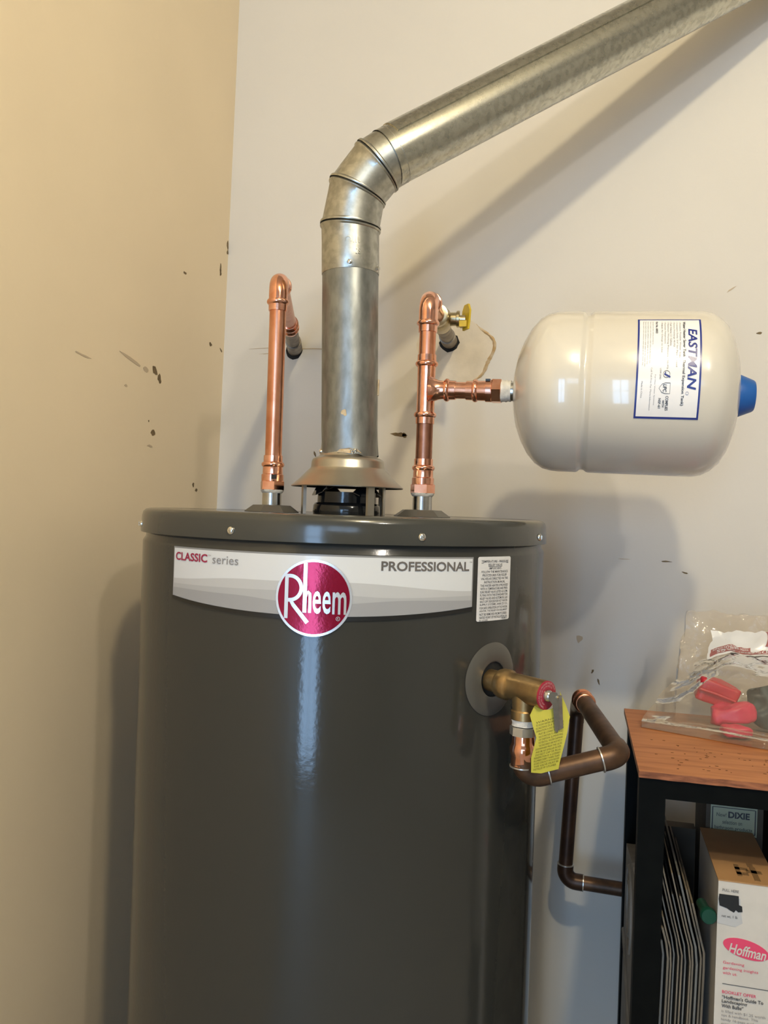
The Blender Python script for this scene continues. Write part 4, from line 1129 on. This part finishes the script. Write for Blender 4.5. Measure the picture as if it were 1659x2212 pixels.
ribbon(mb, [(0.12, 0.116), (0.88, 0.121)], 0.0006, lambda x, y, t: fmap(x, y, t), 0.0008) if False else None
mb.box(bx0 + 0.12 * 0.0635, bx0 + 0.9 * 0.0635, byf - 0.0006, byf - 0.0001, bzt - 0.1168, bzt - 0.1163)
mb.build('lettering', 'ink_dark', boxw, 0)
mb = MB()
for i, (tl_, xe) in enumerate([('is filled with $1.25 worth', 0.84), ('tips & handbook. This', 0.72), ('handy 16-page guide is a', 0.80), ('great reference for when', 0.82), ('you plan your bulb plant-', 0.82), ('ings. Simply send your', 0.74), ('name, address, check or', 0.80), ('money order for $1.00', 0.74), ('and the proof of purchase', 0.84), ('from the bottom of this', 0.80), ('box to:', 0.30)]):
    ftext(mb, tl_, 0.12, xe, 0.1455 + i * 0.0047, 0.1490 + i * 0.0047)
mb.build('lettering', 'ink_grey', boxw, 0)
mb = MB()
for (x0, x1, y0, y1) in ((0.36, 0.44, 0.016, 0.048), (0.36, 0.56, 0.020, 0.027), (0.36, 0.58, 0.034, 0.041), (0.62, 0.72, 0.008, 0.046), (0.54, 0.80, 0.028, 0.036), (0.60, 0.70, 0.046, 0.055)):
    mb.box(bx0 + x0 * 0.0635, bx0 + x1 * 0.0635, byf + y0, byf + y1, bzt, bzt + 0.0005)
mb.build('tape_mark', 'tape_brown', boxw, 0)
# taller carton behind with a pale printed card
carton = thing('cardboard_carton', (0.875, -0.21, ZS), 'dark cardboard carton with a pale printed card behind the white box', 'box')
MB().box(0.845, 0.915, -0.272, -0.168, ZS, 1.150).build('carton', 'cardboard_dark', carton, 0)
card = MB().box(0.8505, 0.9075, -0.2735, -0.2720, 1.088, 1.126).build('printed_card', 'green_label', carton, 0)
def cmap(x, y, t): return Vector((0.8505 + 0.057 * x, -0.2735 - t, 1.088 + 0.038 * y))
mb = MB()
for a, b in (((0.04, 0.08), (0.96, 0.08)), ((0.96, 0.08), (0.96, 0.92)), ((0.96, 0.92), (0.04, 0.92)), ((0.04, 0.92), (0.04, 0.08))): ribbon(mb, [a, b], 0.025, cmap, 0.0004)
add_text(mb, 'New!', (0.13, 0.34, 0.60, 0.73), cmap, 0.0004); add_text(mb, 'DIXIE', (0.38, 0.84, 0.58, 0.80), cmap, 0.0004, 0.04); add_text(mb, 'selection on', (0.26, 0.68, 0.36, 0.50), cmap, 0.0004); add_text(mb, 'bathroom products', (0.09, 0.90, 0.15, 0.29), cmap, 0.0004, 0.01)
mb.build('lettering', 'ink_dark', card, 0)

back = thing('dark_carton', (0.81, -0.19, ZS), 'dark brown carton behind the bent card sheets', 'box')
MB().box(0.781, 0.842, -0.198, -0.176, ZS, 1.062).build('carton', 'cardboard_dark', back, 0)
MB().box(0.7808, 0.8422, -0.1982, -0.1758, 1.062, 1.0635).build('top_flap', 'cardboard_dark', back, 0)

# dark green cap beside the white box
g = thing('green_cap', (0.829, -0.425, 1.05), 'dark green round cap wedged beside the white box', 'cap')
g.location = (0.8285, -0.4300, 1.0500)
MB().lathe((0.8285, -0.4300, 1.0500), (0.10, -1, 0.05), [(0, 0.0080), (0.0005, 0.0088), (0.007, 0.0088), (0.008, 0.0080), (0.0081, 0.002)], 32).build('cap_shell', 'dark_green', g)
MB().lathe((0.8285, -0.4300, 1.0500), (-0.10, 1, -0.05), [(0, 0.006), (0.03, 0.006), (0.032, 0.004)], 20).build('cap_neck', 'dark_green', g)

# bent card sheets standing on edge
sheet_defs = []
n_sh = 12
for i in range(n_sh):
    k = i / (n_sh - 1)
    xb = 0.7840 + 0.0440 * k + (0.0008 if i % 3 == 1 else 0)
    ztop = [1.005, 1.022, 1.035, 1.066, 1.088, 1.094, 1.060, 1.086, 1.058, 1.084, 1.066, 1.052][i]
    sheet_defs.append((xb, 0.992, ztop, 0.24, -0.4195 + random.uniform(0, 0.010)))
nameord = ['leftmost', 'second', 'third', 'fourth', 'fifth', 'sixth', 'seventh', 'eighth', 'ninth', 'tenth', 'eleventh', 'rightmost']
for i, (xb, zbend, ztop, lean, yf_) in enumerate(sheet_defs):
    th = 0.0008 + random.uniform(0, 0.0004)
    pts = []
    fan = (i - 5.5) / 5.5
    for j in range(24):
        z = ZS + (ztop - ZS) * j / 23
        x = xb + fan * 0.0008 + 0.0012 * math.sin(z * 9)
        if z > zbend:
            d_ = z - zbend; x -= lean * d_ * min(1, d_ / 0.02 * 0.5 + 0.5)
        else:
            x -= 0.003 * min(1, (zbend - z) / 0.12)
        pts.append((x, z))
    v = []; f = []
    for (x, z) in pts:
        for (dx, y) in ((-th, yf_), (th, yf_), (th, -0.205), (-th, -0.205)): v.append((x + dx, y, z))
    for j in range(len(pts) - 1):
        a = 4 * j
        for k in range(4): f.append((a + k, a + (k + 1) % 4, a + 4 + (k + 1) % 4, a + 4 + k))
    f += [(0, 1, 2, 3), tuple(4 * (len(pts) - 1) + k for k in range(4))]
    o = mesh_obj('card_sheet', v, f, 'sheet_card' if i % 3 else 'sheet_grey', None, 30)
    lab = '%s thin bent card sheet %s standing on edge left of the white box' % (nameord[i], 'of the row' if i in (0, 11) else 'from the left')
    tag(o, lab, 'card', 'bent card sheets standing in the shelf')

# grey moulded bin panel behind the side opening
bin_ = thing('plastic_bin', (0.765, -0.30, ZS), 'grey moulded plastic bin with a ribbed handle behind the shelf side', 'bin')
v = [(0.7505, -0.180, ZS), (0.7505, -0.415, ZS), (0.7505, -0.415, 1.058), (0.7505, -0.35, 1.060), (0.7505, -0.180, 1.025)]
v2 = [(0.7765, y, z) for _, y, z in v]
MB().add(v + v2, [(0, 1, 2, 3, 4), (5, 9, 8, 7, 6), (0, 5, 6, 1), (1, 6, 7, 2), (2, 7, 8, 3), (3, 8, 9, 4), (4, 9, 5, 0)]).build('bin_wall', 'grey_bin', bin_, 0)
for s_ in (1.0, 0.62):
    pts = [(0.7503, -0.300 + 0.062 * s_ * math.cos(q), 0.985 + 0.050 * s_ * math.sin(q)) for q in [2 * PI * i / 28 for i in range(29)]]
    MB().tube(pts, 0.0028, 8).build('handle_rib', 'grey_bin', bin_)
MB().tube([(0.7503, -0.19, 0.905), (0.7503, -0.41, 0.870)], 0.003, 8).build('handle_rib', 'grey_bin', bin_)
